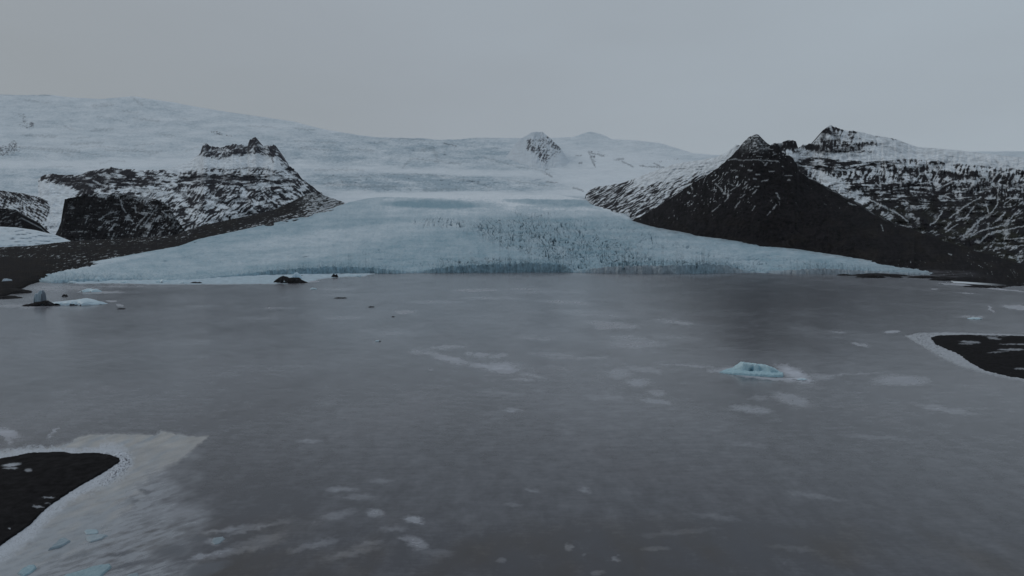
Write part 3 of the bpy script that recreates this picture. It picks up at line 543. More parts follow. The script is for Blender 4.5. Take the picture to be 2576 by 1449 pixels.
PYR = [(1586, 562), (1596, 550), (1622, 540), (1660, 516), (1700, 490), (1732, 468), (1760, 450), (1785, 436), (1803, 425), (1822, 408), (1842, 392), (1858, 374), (1866, 362), (1880, 350), (1890, 341), (1899, 337), (1908, 338), (1918, 348), (1934, 364), (1942, 368), (1956, 371), (1968, 382), (1980, 390), (1992, 396), (2006, 416), (2012, 432), (2030, 446),
       (2060, 459), (2090, 476), (2130, 497), (2165, 513), (2200, 538), (2250, 560), (2300, 579), (2350, 598), (2400, 614), (2450, 630), (2500, 644), (2576, 664), (2700, 690), (3000, 730)]
layer('mountain_foothill', 1586, 3000, PYR,
      [(1586, 566), (1600, 572), (1700, 588), (1750, 596), (1900, 618), (2000, 632), (2200, 662), (2300, 680), (2360, 694), (2400, 712), (2480, 725), (2576, 740), (2700, 770), (3000, 850)],
      [(1586, 3560), (1600, 3420), (1700, 2980), (1750, 2760), (1900, 2330), (2000, 2180), (2200, 1770), (2300, 1600), (2360, 1428), (2400, 1148), (2480, 1004), (2576, 878), (2700, 700), (3000, 455)],
      [(1586, 3700), (1900, 3000), (2200, 2450), (2400, 1950), (2576, 1550), (2700, 1300), (3000, 900)],
      pyr_paint, relief=lambda x, y, t: (24 * (gully(x, y, -100, 30, 90, 147) - .4) + 7 * (gully(x, y, -68, 10, 40, 142) - .4) + 8 * fbm(x / 12, y / 8, 4, 150)) * np.interp(x, [1600, 2300, 2420, 3000], [1, .8, .25, .1]) * sst(0, .1, t), jagf=[(1586, 2), (1860, 4), (2010, 4), (2100, 2.5), (2300, 1.2), (3000, 1)],
      seed=151, prof=lambda t, x: np.where(x > 2300, t ** 1.0, t ** 1.15), sink=4)

def bm_paint(x, y, t, P):
    strat = fbm(x / 46, (y + (x - 2100) * .01 + 3 * np.sin(x / 50.) + 3 * fbm(x / 40, y / 20, 3, 1612)) / 5.2, 4, 161, .62)
    g = gully(x, y, -84, 11, 34, 162, 3); gl = gully(x, y, -40, 10, 44, 163, 3); gl2 = gully(x, y, -50, 9, 55, 164, 4)
    lo = sst(470, 540, y); g = g * (1 - lo) + gl * lo
    fine = fbm(x / 4.5, y / 3.5, 4, 165, .7)
    cov = blobs(x, y, [
        (2092, 345, 26, 28, 0, .28, 8), (2130, 372, 60, 9, -4, .22, 9), (2170, 366, 40, 7, -6, .30, 6), (2070, 375, 30, 10, -20, .35, 5), (1972, 364, 26, 9, 0, .16, 8), (1990, 362, 14, 10, 0, .08, 7), (2130, 345, 40, 9, 8, .86, 9), (2200, 350, 50, 9, 14, .95, 12),
        (2250, 362, 70, 9, 12, 1.0, 14), (2330, 386, 130, 13, 7, 1.1, 22), (2440, 396, 90, 12, 7, 1.1, 20), (2560, 408, 120, 14, 3, 1.05, 20), (2180, 395, 90, 9, 0, 1.05, 14), (2040, 392, 40, 6, 0, .9, 5), (2400, 420, 160, 10, 3, .80, 4), (2010, 385, 30, 8, 0, .8, 3),
        (2090, 413, 70, 12, 2, .44, 6), (2190, 420, 60, 14, 0, .62, 4), (2130, 435, 40, 10, 0, .52, 3), (2080, 450, 40, 16, 35, .85, 6), (2130, 475, 60, 12, 35, .80, 5), (2200, 450, 50, 18, 0, .58, 3),
        (2300, 440, 90, 18, 0, .46, 4), (2440, 445, 90, 12, 0, .33, 5), (2300, 480, 110, 24, 10, .24, 5), (2420, 480, 100, 20, 0, .28, 4), (2250, 510, 50, 20, 25, .34, 4), (2330, 520, 60, 24, 10, .22, 4),
        (2540, 460, 60, 26, 0, .38, 4), (2480, 560, 80, 50, 0, .15, 8), (2400, 590, 60, 26, 25, .07, 7), (2550, 530, 60, 30, 0, .20, 5), (2540, 610, 60, 26, 0, .24, 5), (2350, 545, 70, 26, 0, .13, 6)], .30)
    band = blobs(x, y, [(2090, 413, 110, 14, 0, 1, 5), (2300, 490, 170, 24, 5, .7, 4), (2130, 372, 80, 10, 0, .3, 4)], .12)
    n = strat * band + (1 - band) * (.95 - .35 * lo) * (g - .38) + .22 * fine + .66 * fbm(x / 30, y / 14, 5, 166, .6)
    s = snowmix(n, cov - .05 * sst(500, 560, y), .27)
    li = strokes(x, y, TD, [(9, [(720, 1000), (780, 960), (850, 850)]), (13, [(890, 1030), (940, 970)]), (6, [(890, 1070), (1020, 985)]), (6, [(930, 920), (1070, 810), (1270, 690)]), (8, [(1000, 950), (1110, 910), (1200, 790)]), (15, [(1080, 1115), (1160, 1040), (1260, 940), (1360, 890)]), (6, [(1360, 890), (1320, 740)]), (6, [(1360, 890), (1450, 780), (1460, 580)]),
        (8, [(1160, 1120), (1270, 1060), (1540, 990), (1640, 940)]), (7, [(1390, 1075), (1739, 1010)]), (9, [(1270, 1170), (1340, 1100), (1560, 1050)]), (9, [(1430, 960), (1540, 860)]), (6, [(1520, 770), (1640, 690)]), (11, [(1600, 920), (1650, 870)]), (5, [(1540, 1150), (1739, 1140)]), (5, [(1530, 1230), (1739, 1220)]), (9, [(690, 480), (750, 370)]), (8, [(755, 520), (800, 410), (880, 350)]),
        (5, [(560, 550), (750, 530)]), (7, [(790, 620), (900, 550), (1020, 510)]), (9, [(900, 620), (930, 580)]), (16, [(1150, 600), (1200, 540), (1300, 470), (1400, 430), (1480, 420)]), (9, [(1380, 530), (1450, 440)]), (6, [(1100, 370), (1150, 320)]), (5, [(230, 300), (235, 480)]), (7, [(130, 540), (180, 580), (170, 470)]), (5, [(600, 300), (600, 480)]), (9, [(830, 690), (930, 650)]), (12, [(0, 690), (200, 790), (340, 850)]), (8, [(340, 850), (480, 960)])], 9)
    li = np.maximum(li, strokes(x, y, TC_, [(26, [(1100, 535), (1300, 515)]), (40, [(1540, 270), (1800, 250)]), (36, [(1300, 650), (1480, 780), (1700, 880)]), (10, [(1240, 740), (1360, 800), (1540, 900), (1840, 985), (2070, 1110)]), (24, [(1450, 460), (1700, 470), (2000, 440)])], 10))
    dk = strokes(x, y, TD, [(24, [(810, 410), (960, 450), (1130, 465)]), (36, [(1210, 570), (1300, 600), (1739, 575)]), (16, [(160, 305), (440, 335)]), (30, [(520, 830), (700, 870)]), (18, [(440, 380), (560, 380)]), (22, [(500, 430), (520, 520)]), (30, [(620, 420), (680, 490)]), (60, [(700, 940), (900, 900)]), (60, [(960, 1040), (1060, 1010)]), (60, [(1120, 740), (1240, 800)])], 11)
    dk = np.maximum(dk, strokes(x, y, TC_, [(30, [(1530, 130), (1550, 200), (1480, 280)]), (34, [(1450, 400), (1560, 440), (1900, 390), (2070, 350)]), (22, [(1280, 480), (1400, 400)]), (18, [(1170, 600), (1440, 600)]), (18, [(1420, 670), (1700, 700)]), (10, [(1200, 650), (1260, 700)]), (10, [(1560, 620), (1650, 640)]), (34, [(880, 370), (1160, 360)]), (12, [(1600, 200), (1700, 205)]), (9, [(1850, 185), (1980, 180)]), (16, [(1210, 355), (1260, 350)])], 12))
    s = np.clip(np.maximum(s * (1 - .85 * dk), li * .78), 0, 1)
    base = mixc(A((0.016, 0.015, 0.018)) * np.ones(x.shape + (3,)), MOSS * .9, sst(470, 560, y) * sst(-.5, .6, fbm(x / 50, y / 20, 3, 167)))
    return mixc(base, SNOW * .86, s)
layer('mountain', 1926, 3000, [(1926, 372), (1934, 366), (1950, 360), (1966, 361), (1976, 354), (1990, 353), (2002, 356), (2008, 372), (2020, 365), (2030, 364), (2044, 362), (2054, 350), (2062, 344), (2070, 328), (2080, 319), (2088, 316), (2100, 319), (2116, 326), (2130, 328), (2150, 330), (2162, 332), (2200, 341), (2250, 349), (2290, 364), (2310, 370), (2400, 377), (2500, 389), (2576, 397), (3000, 420)],
      [(1926, 480), (2000, 500), (2100, 520), (2250, 580), (2400, 635), (2576, 690), (3000, 760)],
      [(1926, 3350), (2100, 2950), (2250, 2650), (2400, 2200), (2576, 1750), (3000, 1200)], [(1926, 3900), (2090, 4200), (2300, 4000), (2576, 3600), (3000, 3000)],
      bm_paint, relief=lambda x, y, t: 34 * (gully(x, y, -92, 22, 80, 168) - .4) + 6 * fbm(x / 60, y / 5, 4, 161, .6) + 55 * fbm(x / 80, y / 30, 3, 169) + 12 * (gully(x, y, -128, 9, 70, 163) - .4),
      jagf=[(1926, 3), (2100, 3.5), (2180, 1.6), (2320, .8), (3000, .6)], seed=170, prof=lambda t, x: t ** .9)

# ------------------------------------------------------------------ frozen lake
ISL_L = [(-300, 1262), (-262, 1212), (-170, 1180), (-70, 1164), (0, 1156), (28, 1152), (71, 1142.5), (158, 1139), (181, 1143.5), (243, 1142), (277, 1147), (298, 1155), (303, 1161), (282, 1175), (249, 1195), (198, 1223), (158, 1249), (121, 1274), (96, 1297), (76, 1319), (42, 1343), (14, 1362), (0, 1373), (-50, 1396), (-130, 1408), (-220, 1382), (-282, 1324)]
ISL_R = [(2342, 850), (2361, 845), (2427, 843.5), (2576, 846.5), (2780, 851), (2880, 862), (2935, 885), (2915, 925), (2830, 953), (2700, 964), (2576, 953.6), (2532, 946), (2480, 933.5), (2438, 911), (2410, 890), (2354, 867)]
RIM_R = [(2276, 845), (2305, 838), (2375, 836), (2576, 842), (2790, 846), (2900, 857), (2962, 884), (2940, 932), (2845, 962), (2700, 971), (2576, 958.5), (2480, 940), (2410, 919), (2357, 894), (2305, 862)]
BEIGE = [(178, 1113), (198, 1102), (226, 1095), (297, 1092), (395, 1096), (401, 1085), (441, 1092), (480, 1100), (520, 1099), (497, 1119), (458, 1153), (441, 1164), (380, 1190), (330, 1250), (290, 1330), (230, 1380), (130, 1420), (40, 1500), (-300, 1600), (-300, 1130), (0, 1136), (120, 1128)]
GREYZ = [(440, 1155), (430, 1190), (450, 1230), (440, 1290), (500, 1310), (480, 1350), (400, 1400), (470, 1440), (430, 1500), (330, 1560), (-200, 1700), (-300, 1500), (0, 1350), (300, 1180)]
SHELF = [(250, 705), (420, 704), (560, 697), (640, 693), (780, 689), (940, 688), (912, 696), (835, 699), (800, 703), (778, 709), (685, 715), (560, 716), (400, 716), (300, 714), (200, 714), (180, 710)]
PATCH = [  # wind-blown snow lying on the lake: (cx, cy, rx, ry, deg, strength)
    (1115, 874, 42, 4, -4, .5), (1050, 885, 20, 4, 0, .4), (1130, 903, 40, 7, 12, .8), (1085, 890, 30, 4, 10, .5), (1178, 889, 9, 4, 0, .45), (1211, 893, 18, 4.5, 0, .6), (1255, 895, 20, 4, -8, .5),
    (1260, 924, 34, 10, 0, .8), (1215, 921, 36, 5, 8, .7), (1275, 932, 26, 6, 0, .7), (1018, 785, 20, 3.5, 0, .55), (1540, 817, 58, 7, 6, .45), (1520, 824, 20, 5, 0, .4), (1700, 810, 50, 5, 6, .35), (1610, 865, 70, 10, 0, .3),
    (1605, 962, 26, 8, 0, .55), (1560, 940, 24, 12, 0, .3), (1650, 1010, 34, 4, 6, .5), (1655, 988, 20, 6, 0, .4), (1890, 1030, 45, 8, 6, .55), (1990, 1005, 42, 11, 14, .6), (1910, 1000, 20, 6, 0, .3), (2265, 957, 60, 11, 0, .6), (2275, 967, 30, 3, 0, .5),
    (2380, 1030, 70, 6, 10, .35), (1040, 1308, 20, 7, 8, .75), (1048, 1366, 26, 13, 30, .5), (1020, 1355, 20, 4, 0, .4), (945, 1290, 20, 9, 0, .45), (920, 1370, 40, 7, -14, .25), (790, 1372, 60, 7, -14, .28), (700, 1316, 40, 5, -10, .2), (850, 1295, 40, 8, -12, .3),
    (1400, 895, 60, 8, 4, .2), (1500, 790, 90, 8, 4, .28), (1420, 760, 60, 4, 4, .3), (1580, 850, 50, 6, 4, .28), (1480, 900, 40, 3, -2, .3), (1350, 850, 50, 5, 2, .2), (1700, 850, 60, 8, 6, .22), (1620, 930, 40, 6, 6, .3), (1310, 955, 26, 3, 4, .35), (1340, 945, 30, 4, 8, .3), (1520, 1000, 50, 6, 2, .2), (640, 800, 60, 3, 0, .2), (860, 800, 50, 3, 0, .3), (700, 775, 50, 2, 0, .3), (520, 770, 40, 2, 0, .25), (480, 860, 80, 6, 0, .12), (1000, 840, 60, 5, 0, .15), (1260, 990, 60, 5, 3, .12), (1100, 760, 60, 3, 0, .25), (1230, 750, 80, 3, 0, .25), (1380, 735, 90, 3, 0, .3), (890, 1390, 60, 8, -12, .25), (650, 1360, 60, 9, -12, .25), (990, 1330, 30, 6, 0, .25), (900, 1250, 40, 6, 0, .25), (960, 1210, 30, 5, 0, .2), (1100, 1390, 40, 7, 0, .15), (1700, 1340, 80, 6, -6, .12), (1650, 1380, 30, 5, 0, .2), (1800, 1300, 60, 6, 8, .15), (2000, 1380, 60, 6, 6, .12), (1430, 1378, 6, 8, 10, .35), (1550, 1405, 8, 6, 0, .35), (1500, 1441, 16, 5, 0, .25), (1260, 1410, 12, 5, 0, .25), (1340, 1234, 16, 4, 10, .3), (1470, 1234, 16, 4, 10, .3), (860, 1230, 36, 5, 0, .35), (780, 1110, 26, 4, 0, .3), (1288, 1032, 20, 2.5, 0, .5), (1200, 730, 60, 3, 0, .35), (1330, 727, 50, 2, 0, .3),
    (1080, 930, 6, 1, 0, .3), (18, 1090, 30, 9, 10, .85), (22, 1102, 16, 6, 70, .5), (135, 1083, 10, 3, -38, .7), (124, 1097, 9, 3, -38, .5), (2565, 774, 40, 5, 6, .6), (2493, 778, 12, 1.8, 45, .7), (2440, 797, 34, 3, 2, .45), (2244, 834, 20, 2.2, 0, .85), (2165, 866, 24, 3, 12, .65),
    (2110, 835, 20, 1.6, 2, .35), (1850, 932, 50, 7, 0, 1.1), (1998, 941, 40, 13, 24, 1.1), (2010, 955, 34, 4, 6, 1.1), (1925, 950, 80, 4, 6, .8), (1730, 920, 60, 1.4, 4, .5), (2100, 943, 110, 1.5, -3, .35), (2060, 948, 40, 6, 0, .35), (600, 1385, 90, 8, -12, .3), (590, 1330, 70, 5, -8, .3), (540, 1362, 20, 8, -6, .5),
    (560, 1335, 60, 4, -6, .4), (640, 1330, 60, 4, -14, .35), (440, 1290, 80, 10, 0, .35), (530, 1395, 60, 5, -14, .5), (250, 735, 60, 3, 0, .5), (160, 725, 90, 8, 0, .4), (60, 770, 90, 5, 0, .4), (330, 720, 120, 4, 0, .35), (280, 757, 16, 1.2, 0, .8), (300, 768, 10, 2, 0, .6), (770, 708, 34, 2, 0, .6), (850, 728, 40, 3, 0, .3), (850, 742, 60, 3, 0, .25),
    (2400, 716, 40, 1, 5, .7), (2480, 723, 90, 1.2, 7, .8), (2430, 738, 30, 1, 4, .5), (2350, 727, 12, 1, 0, .5), (760, 1128, 10, 5, 0, .1), (1880, 1120, 40, 5, 4, .2), (2200, 1100, 60, 5, 4, .22), (2060, 1250, 60, 5, 8, .2), (1290, 1270, 20, 4, 0, .2)]
def lake_noise_fields(VX, VY, P):
    X, Y = P[..., 0], P[..., 1]
    L = np.log(Y)
    return X, Y, L
def lake():
    xs = np.concatenate([np.arange(-2200, -340, 40), np.arange(-340, -60, 6), np.arange(-60, 2640, 1.9), np.arange(2640, 3000, 6), np.arange(3000, 4800, 40)])
    ys = np.concatenate([np.arange(2600, 1460, -30), np.arange(1460, 900, -1.9), np.arange(900, 740, -1.3), np.arange(740, 676, -.8)])
    VX, VY = np.meshgrid(xs, ys)
    P = world_pts(VX, VY, ground_Y(VY)); X, Y = P[..., 0], P[..., 1]
    P[..., 2] = 0
    wx = VX + 10 * fbm(VX / 34, VY / 12, 4, 201); wy = VY + 3.0 * fbm(VX / 30, VY / 11, 4, 202) * np.interp(VY, [700, 800, 1400], [.3, .8, 2.2])
    w = np.zeros(VX.shape)
    near = np.interp(VY, [680, 900, 1450], [.55, 1, 1])
    fz = fbm(VX / 16, VY / 3.4, 4, 203, .65); fw = fbm(X / 3, Y / 3.5, 4, 204, .6)
    st1_ = fbm(VX / 60, VY / 6, 5, 206, .65)
    for cx, cy, rx, ry, deg, st in PATCH:
        a, b = rot(wx - cx, wy - cy, deg)
        d = np.sqrt((a / (rx * 1.15)) ** 2 + (b / (ry * 1.15 + .6)) ** 2)
        w = np.maximum(w, st * sst(1.36, .42, d + .34 * fz + .12 * st1_))
    # diffuse frosting, large and small
    fr = fbm(X / 60, Y / 95, 5, 205, .55); st1 = fbm(VX / 60, VY / 6, 5, 206, .65); st2 = fbm(VX / 28, VY / 2.2, 4, 207, .6)
    spots = sst(.75, 1.35, fbm(X / 5.5, Y / 8, 4, 208, .6)) * sst(1000, 1300, VY)
    w2 = np.interp(VY, [690, 900, 1150, 1450], [.155, .145, .075, .035]) + (.035 + .055 * sst(1250, 900, VY)) * fr + (.03 + .06 * sst(1300, 1000, VY)) * st1 + (.02 + .05 * sst(1150, 760, VY)) * st2 + .12 * sst(.2, 1.5, fbm(X / 16, Y / 30, 5, 242, .66)) + .06 * fbm(X / 5, Y / 9, 5, 243, .66) * sst(950, 1150, VY) + .10 * sst(.5, 1.5, streak(VX, VY, 6, 46, 7, 246, 5, .66)) * sst(1500, 900, VY) + .22 * spots
    dark = blobs(VX, VY, [(2050, 770, 330, 40, 6, 1, 3), (1900, 840, 150, 40, 20, .85, 2), (430, 730, 200, 12, 0, .5, 2), (1550, 1380, 420, 55, -3, .45, 2), (2200, 745, 260, 20, 0, 1, 2), (640, 1240, 150, 60, 0, .5, 1)], 0.0)  # dark ice, plus the mountains' reflection deepened in the colour at right
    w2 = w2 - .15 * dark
    cr = sst(.62, .98, ridge((VX - VY * .9) / 60, (VY + VX * .055) / 5.5, 3, 209, .5)) * blobs(VX, VY, [(1980, 800, 260, 60, 12, 1, 5), (1900, 870, 80, 26, 30, 1, 4), (2150, 790, 250, 50, 5, .9, 3)], 0.03)
    w2 = np.clip(w2 - .11 * cr, .015, 1)
    w = np.clip(w2 + w * (.72 + .26 * fz + .14 * st1), 0, .95)
    rip = streak(VX, VY, 4, 42, 1.7, 241, 4, .6); rz = blobs(VX, VY, [(2050, 800, 380, 75, 6, 1, 4), (1300, 760, 700, 40, 0, .45, 2)], .12)
    w = np.clip(w + rz * (.34 * sst(.35, 1.5, rip) - .15 * sst(-.2, -1.3, rip)), .012, .95)  # frosty streaks, with the reflection's dark ripples painted between them
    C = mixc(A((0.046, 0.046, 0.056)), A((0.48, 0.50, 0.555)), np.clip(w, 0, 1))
    warm = sst(.0, 1.2, fbm(X / 45, Y / 70, 3, 210)) * .5
    C = C * mixc(A((1., 1., 1.)), A((1.06, .97, .96)), warm)
    brown = sst(1250, 1400, VY) * sst(-.5, .8, fbm(X / 14, Y / 22, 4, 245)) * (1 - sst(.2, .5, w)); C = C * mixc(A((1., 1., 1.)), A((.92, .80, .66)), brown)
    snowy = w.copy()
    hz = np.zeros(VX.shape)
    # foreground apron of old snow, left
    jx = VX + 12 * fbm(X / 3, Y / 4, 4, 211, .6); jy = VY + 6 * fbm(X / 3, Y / 4, 4, 212, .6)
    gz = sst(-75, 70, poly_sd(jx + 45 * fbm(VX / 90, VY / 50, 3, 231), jy + 20 * fbm(VX / 90, VY / 40, 3, 232), GREYZ))
    tr = streak(VX, VY, -17, 60, 9, 213, 5, .6)
    g_amt = gz * np.clip(.58 + .55 * tr - .55 * sst(.5, 1.3, streak(VX, VY, -12, 70, 22, 214, 3)) , 0, 1)
    C = mixc(C, A((0.30, 0.315, 0.345)) * np.ones_like(C), np.clip(g_amt * 1.2, 0, 1)); snowy = np.maximum(snowy, g_amt * .7)
    for cx, cy, rx, ry, d_ in ((250, 1330, 40, 5, -18), (200, 1395, 60, 6, -18), (120, 1405, 50, 4, -20), (300, 1395, 40, 6, -14), (330, 1420, 60, 5, -16), (95, 1432, 30, 5, -25), (328, 1263, 20, 8, -22), (362, 1236, 14, 6, 0), (430, 1385, 44, 17, -14), (520, 1430, 60, 16, -16), (500, 1356, 30, 6, -5)):  # dark patches, one of them the wedge slab's shadow put into the colour
        a, b = rot(jx - cx, jy - cy, d_); q = sst(1.3, .5, np.hypot(a / rx, b / ry))
        C = mixc(C, A((0.085, 0.09, 0.105)) * np.ones_like(C), q * .85)
    soft = np.interp(VY, [1110, 1170, 1260], [6, 10, 42]); bz = sst(-1, 1, 1 / soft * poly_sd(VX + soft * .8 * fbm(VX / 30, VY / 20, 4, 244) + 4 * fbm(VX / 14, VY / 9, 4, 215), VY + 2.5 * fbm(VX / 14, VY / 9, 4, 216), BEIGE))
    bz = bz * (1 - sst(1200, 1330, VY) * .45 * sst(-.3, .8, tr)) * (.55 + .45 * sst(1130, 1100, VY + 0 * VX)) 
    bcol = mixc(A((0.375, 0.368, 0.362)), A((0.31, 0.335, 0.365)), sst(-.3, .9, streak(VX, VY, -24, 90, 16, 233, 4) + .8 * sst(1180, 1400, VY))) * (1 + .16 * tr + .08 * fbm(VX / 5, VY / 2.5, 4, 217))[..., None]
    hol = sst(.35, 1.1, streak(VX, VY, -18, 46, 9, 247, 5, .66)) * sst(1170, 1290, VY); C = mixc(C, np.clip(bcol, 0, 1), np.clip(bz * 1.5, 0, 1) * (1 - .55 * hol)); snowy = np.maximum(snowy, bz)
    # broken rim of snow and ice shards around the two spits
    dl = -poly_sd(VX, VY, ISL_L)
    wl = np.interp(VX, [-60, 0, 180, 300, 345], [46, 44, 24, 40, 34]) * np.where((VY < 1160) & (VX < 250), .55, 1.0)
    rim = sst(1.25, .45, (dl + 9 * fbm(VX / 16, VY / 9, 4, 218)) / wl)
    lump = fbm(X / 2.6, Y / 4.4, 5, 219, .6); 
    crack = sst(.55, .95, ridge((VX + VY) / 11, (VY - .5 * VX) / 6, 3, 220) + .25 * lump)
    zone = blobs(VX, VY, [(325, 1180, 34, 34, 0, 1.5, 6), (285, 1208, 54, 14, -35, 1.4, 5), (270, 1149, 110, 7, 0, 1.1, 4)], .30)
    rc = mixc(A((0.47, 0.50, 0.55)) * np.ones_like(C), A((0.07, 0.07, 0.085)) * np.ones_like(C), np.clip(crack * zone * 1.4, 0, 1))
    rc = rc * np.clip(1 + .04 * lump + .26 * lump * zone, .3, 1.5)[..., None] * (1 - .5 * sst(.75, 1.2, streak(VX, VY, -25, 14, 3.5, 234, 4)) * (1 - .4 * zone))[..., None]
    C = mixc(C, rc, rim * .92); snowy = np.maximum(snowy, rim)
    hz += rim * (.20 + .30 * lump) * np.clip(zone - .28, .06, 2)
    dr = poly_sd(VX + 3 * fbm(VX / 12, VY / 4, 4, 221), VY + 1.6 * fbm(VX / 12, VY / 4, 4, 222), RIM_R)
    rr = sst(-2, 3, dr)
    c2 = sst(.55, 1.05, fbm(VX / 6, VY / 2.2, 4, 223, .75) + .5 * np.exp(-((VX - 2330) / 60) ** 2))
    rc = mixc(A((0.40, 0.42, 0.455)) * (1 + .15 * fbm(VX / 9, VY / 3, 4, 226, .6))[..., None] * np.ones_like(C), A((0.07, 0.07, 0.08)) * np.ones_like(C), c2 * .7)
    C = mixc(C, rc, rr * .9); snowy = np.maximum(snowy, rr); hz += rr * (.2 + .25 * fbm(VX / 6, VY / 2.5, 3, 224))
    # low apron of rubble ice at the glacier's left foot
    sh = sst(-1.5, 1.5, poly_sd(VX + 8 * fbm(VX / 26, VY / 4, 4, 225), VY + 1.2 * fbm(VX / 20, VY / 4, 4, 227), SHELF))
    sn = fbm(VX / 18, VY / 2.6, 4, 228, .65)
    C = mixc(C, np.clip(A((0.42, 0.52, 0.59)) * (1 + .16 * sn)[..., None], 0, 1), sh * .95); snowy = np.maximum(snowy, sh)
    hz += sh * (.8 + 1.3 * np.clip(sn, -.3, 2))
    # dark meltwater line round the turquoise berg
    a, b = rot(VX - 1925, VY - 947.5, 5.5)
    ring = sst(1.6, .4, np.abs(b + (a / 75) ** 2 * 6)) * sst(95, 60, np.abs(a))
    C = mixc(C, A((0.03, 0.033, 0.045)) * np.ones_like(C), ring * .85); snowy = snowy * (1 - ring)
    ring2 = sst(1.5, .3, np.abs(b - 4.0 + (a / 75) ** 2 * 6)) * sst(85, 50, np.abs(a + 10))
    C = mixc(C, A((0.40, 0.42, 0.46)) * np.ones_like(C), ring2 * .6)
    a, b = rot(VX - 2012, VY - 957, 8); ck = sst(1.2, .3, np.abs(b + 1.4 * fbm(VX / 6, VX * 0, 3, 229))) * sst(24, 14, np.abs(a))
    C = mixc(C, A((0.03, 0.03, 0.04)) * np.ones_like(C), ck * .9)
    P[..., 2] = hz
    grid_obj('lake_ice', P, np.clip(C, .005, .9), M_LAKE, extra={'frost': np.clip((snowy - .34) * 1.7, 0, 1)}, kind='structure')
def lake_mat():
    m = bpy.data.materials.new('lake_ice'); m.use_nodes = True
    t = m.node_tree; b = t.nodes['Principled BSDF']
    at = N(t, 'ShaderNodeAttribute', attribute_name='tint'); fr = N(t, 'ShaderNodeAttribute', attribute_name='frost')
    co = N(t, 'ShaderNodeTexCoord')
    mp = N(t, 'ShaderNodeMapping'); mp.inputs['Scale'].default_value = (1.0, 0.7, 1)
    t.links.new(co.outputs['Object'], mp.inputs[0])
    n1 = N(t, 'ShaderNodeTexNoise'); n1.inputs['Scale'].default_value = 0.22; n1.inputs['Detail'].default_value = 9; n1.inputs['Roughness'].default_value = .68
    t.links.new(mp.outputs[0], n1.inputs['Vector'])
    mr = N(t, 'ShaderNodeMapRange'); mr.inputs[1].default_value = .3; mr.inputs[2].default_value = .7; mr.inputs[3].default_value = .93; mr.inputs[4].default_value = 1.07
    t.links.new(n1.outputs['Fac'], mr.inputs[0])
    mu = N(t, 'ShaderNodeVectorMath', operation='SCALE'); t.links.new(at.outputs['Color'], mu.inputs[0]); t.links.new(mr.outputs[0], mu.inputs['Scale'])
    t.links.new(mu.outputs[0], b.inputs['Base Color'])
    r = N(t, 'ShaderNodeMapRange'); r.inputs[3].default_value = .215; r.inputs[4].default_value = .75
    t.links.new(fr.outputs['Fac'], r.inputs[0]); t.links.new(r.outputs[0], b.inputs['Roughness'])
    s = N(t, 'ShaderNodeMapRange'); s.inputs[3].default_value = .55; s.inputs[4].default_value = .30
    t.links.new(fr.outputs['Fac'], s.inputs[0]); t.links.new(s.outputs[0], b.inputs['Specular IOR Level'])
    b.inputs['IOR'].default_value = 1.31
    bu = N(t, 'ShaderNodeBump'); bu.inputs['Distance'].default_value = .12; bu.inputs['Strength'].default_value = .2
    t.links.new(n1.outputs['Fac'], bu.inputs['Height']); t.links.new(bu.outputs[0], b.inputs['Normal'])
    return m
M_LAKE = lake_mat()
lake()

# bedrock / valley floor under everything
def sheet():
    xs = np.linspace(-16000, 16000, 60); ys = np.linspace(-3000, 17000, 40)
    X, Y = np.meshgrid(xs, ys); Z = -14 + 0 * X
    grid_obj('ground', np.stack([X, Y, Z], -1), BROWN * np.ones(X.shape + (3,)), M_SAND, kind='structure')
sheet()

# ---- black sand spits
def spit(name, poly, box, snowp, h=.9, seed=0, step=1.8):
    xs = np.arange(box[0], box[2], step); ys = np.arange(box[3], box[1], -step * .8)
    VX, VY = np.meshgrid(xs, ys)
    d = poly_sd(VX + 2.0 * fbm(VX / 10, VY / 6, 4, seed), VY + 1.0 * fbm(VX / 10, VY / 6, 4, seed + 1), poly)
    P = world_pts(VX, VY, ground_Y(VY))
    X, Y = P[..., 0], P[..., 1]
    P[..., 2] = np.where(d > 0, .45 + h * sst(0, 60, d), .45 + d * .35) + .12 * fbm(X / 4, Y / 6, 4, seed + 2) * sst(0, 14, d)
    sw = np.zeros(VX.shape)
    for cx, cy, rx, ry, deg, st in snowp:
        a, b = rot(VX + 5 * fbm(VX / 9, VY / 4, 4, seed + 3) - cx, VY + 2.0 * fbm(VX / 9, VY / 4, 4, seed + 4) - cy, deg)
        sw = np.maximum(sw, st * sst(1.2, .7, np.hypot(a / rx, b / ry)))
    sw = np.maximum(sw, .5 * sst(14, 1, d) * sst(.8, 1.2, fbm(VX / 5, VY / 3, 4, seed + 5, .7)))
    C = mixc(A((0.0155, 0.0148, 0.0158)) * np.clip(1 + .35 * fbm(X / 2, Y / 3, 4, seed + 6) + .8 * sst(.8, 1.4, fbm(X / .8, Y / 1.2, 4, seed + 8, .7)), .5, 3)[..., None], A((.42, .44, .48)) * np.ones(VX.shape + (3,)), sw)
    grid_obj(name, P, C, M_SAND, keep=d > -3.5, kind='structure')
spit('shore', ISL_L, (-320, 1120, 330, 1500), [(30, 1176, 24, 5, -6, .75), (26, 1187, 20, 3, 0, .6), (72, 1195, 10, 5, 0, .5), (122, 1257, 16, 1.6, -3, .6), (95, 1281, 14, 2.5, -5, .6), (118, 1270, 10, 1.5, 0, .4), (23, 1337, 3, 1.6, 0, .9)], seed=301)
spit('shore', ISL_R, (2330, 836, 2960, 1000), [(2500, 853, 18, 3, 10, .5), (2440, 863, 26, 3, 4, .55), (2430, 868, 18, 2.4, 0, .4), (2550, 869, 34, 1.6, 0, .6), (2545, 884, 34, 3, 0, .6), (2510, 891, 30, 1, -4, .5), (2570, 931, 20, 1.6, 0, .5), (2490, 846, 40, 1.0, 3, .4)], seed=321, step=1.4)

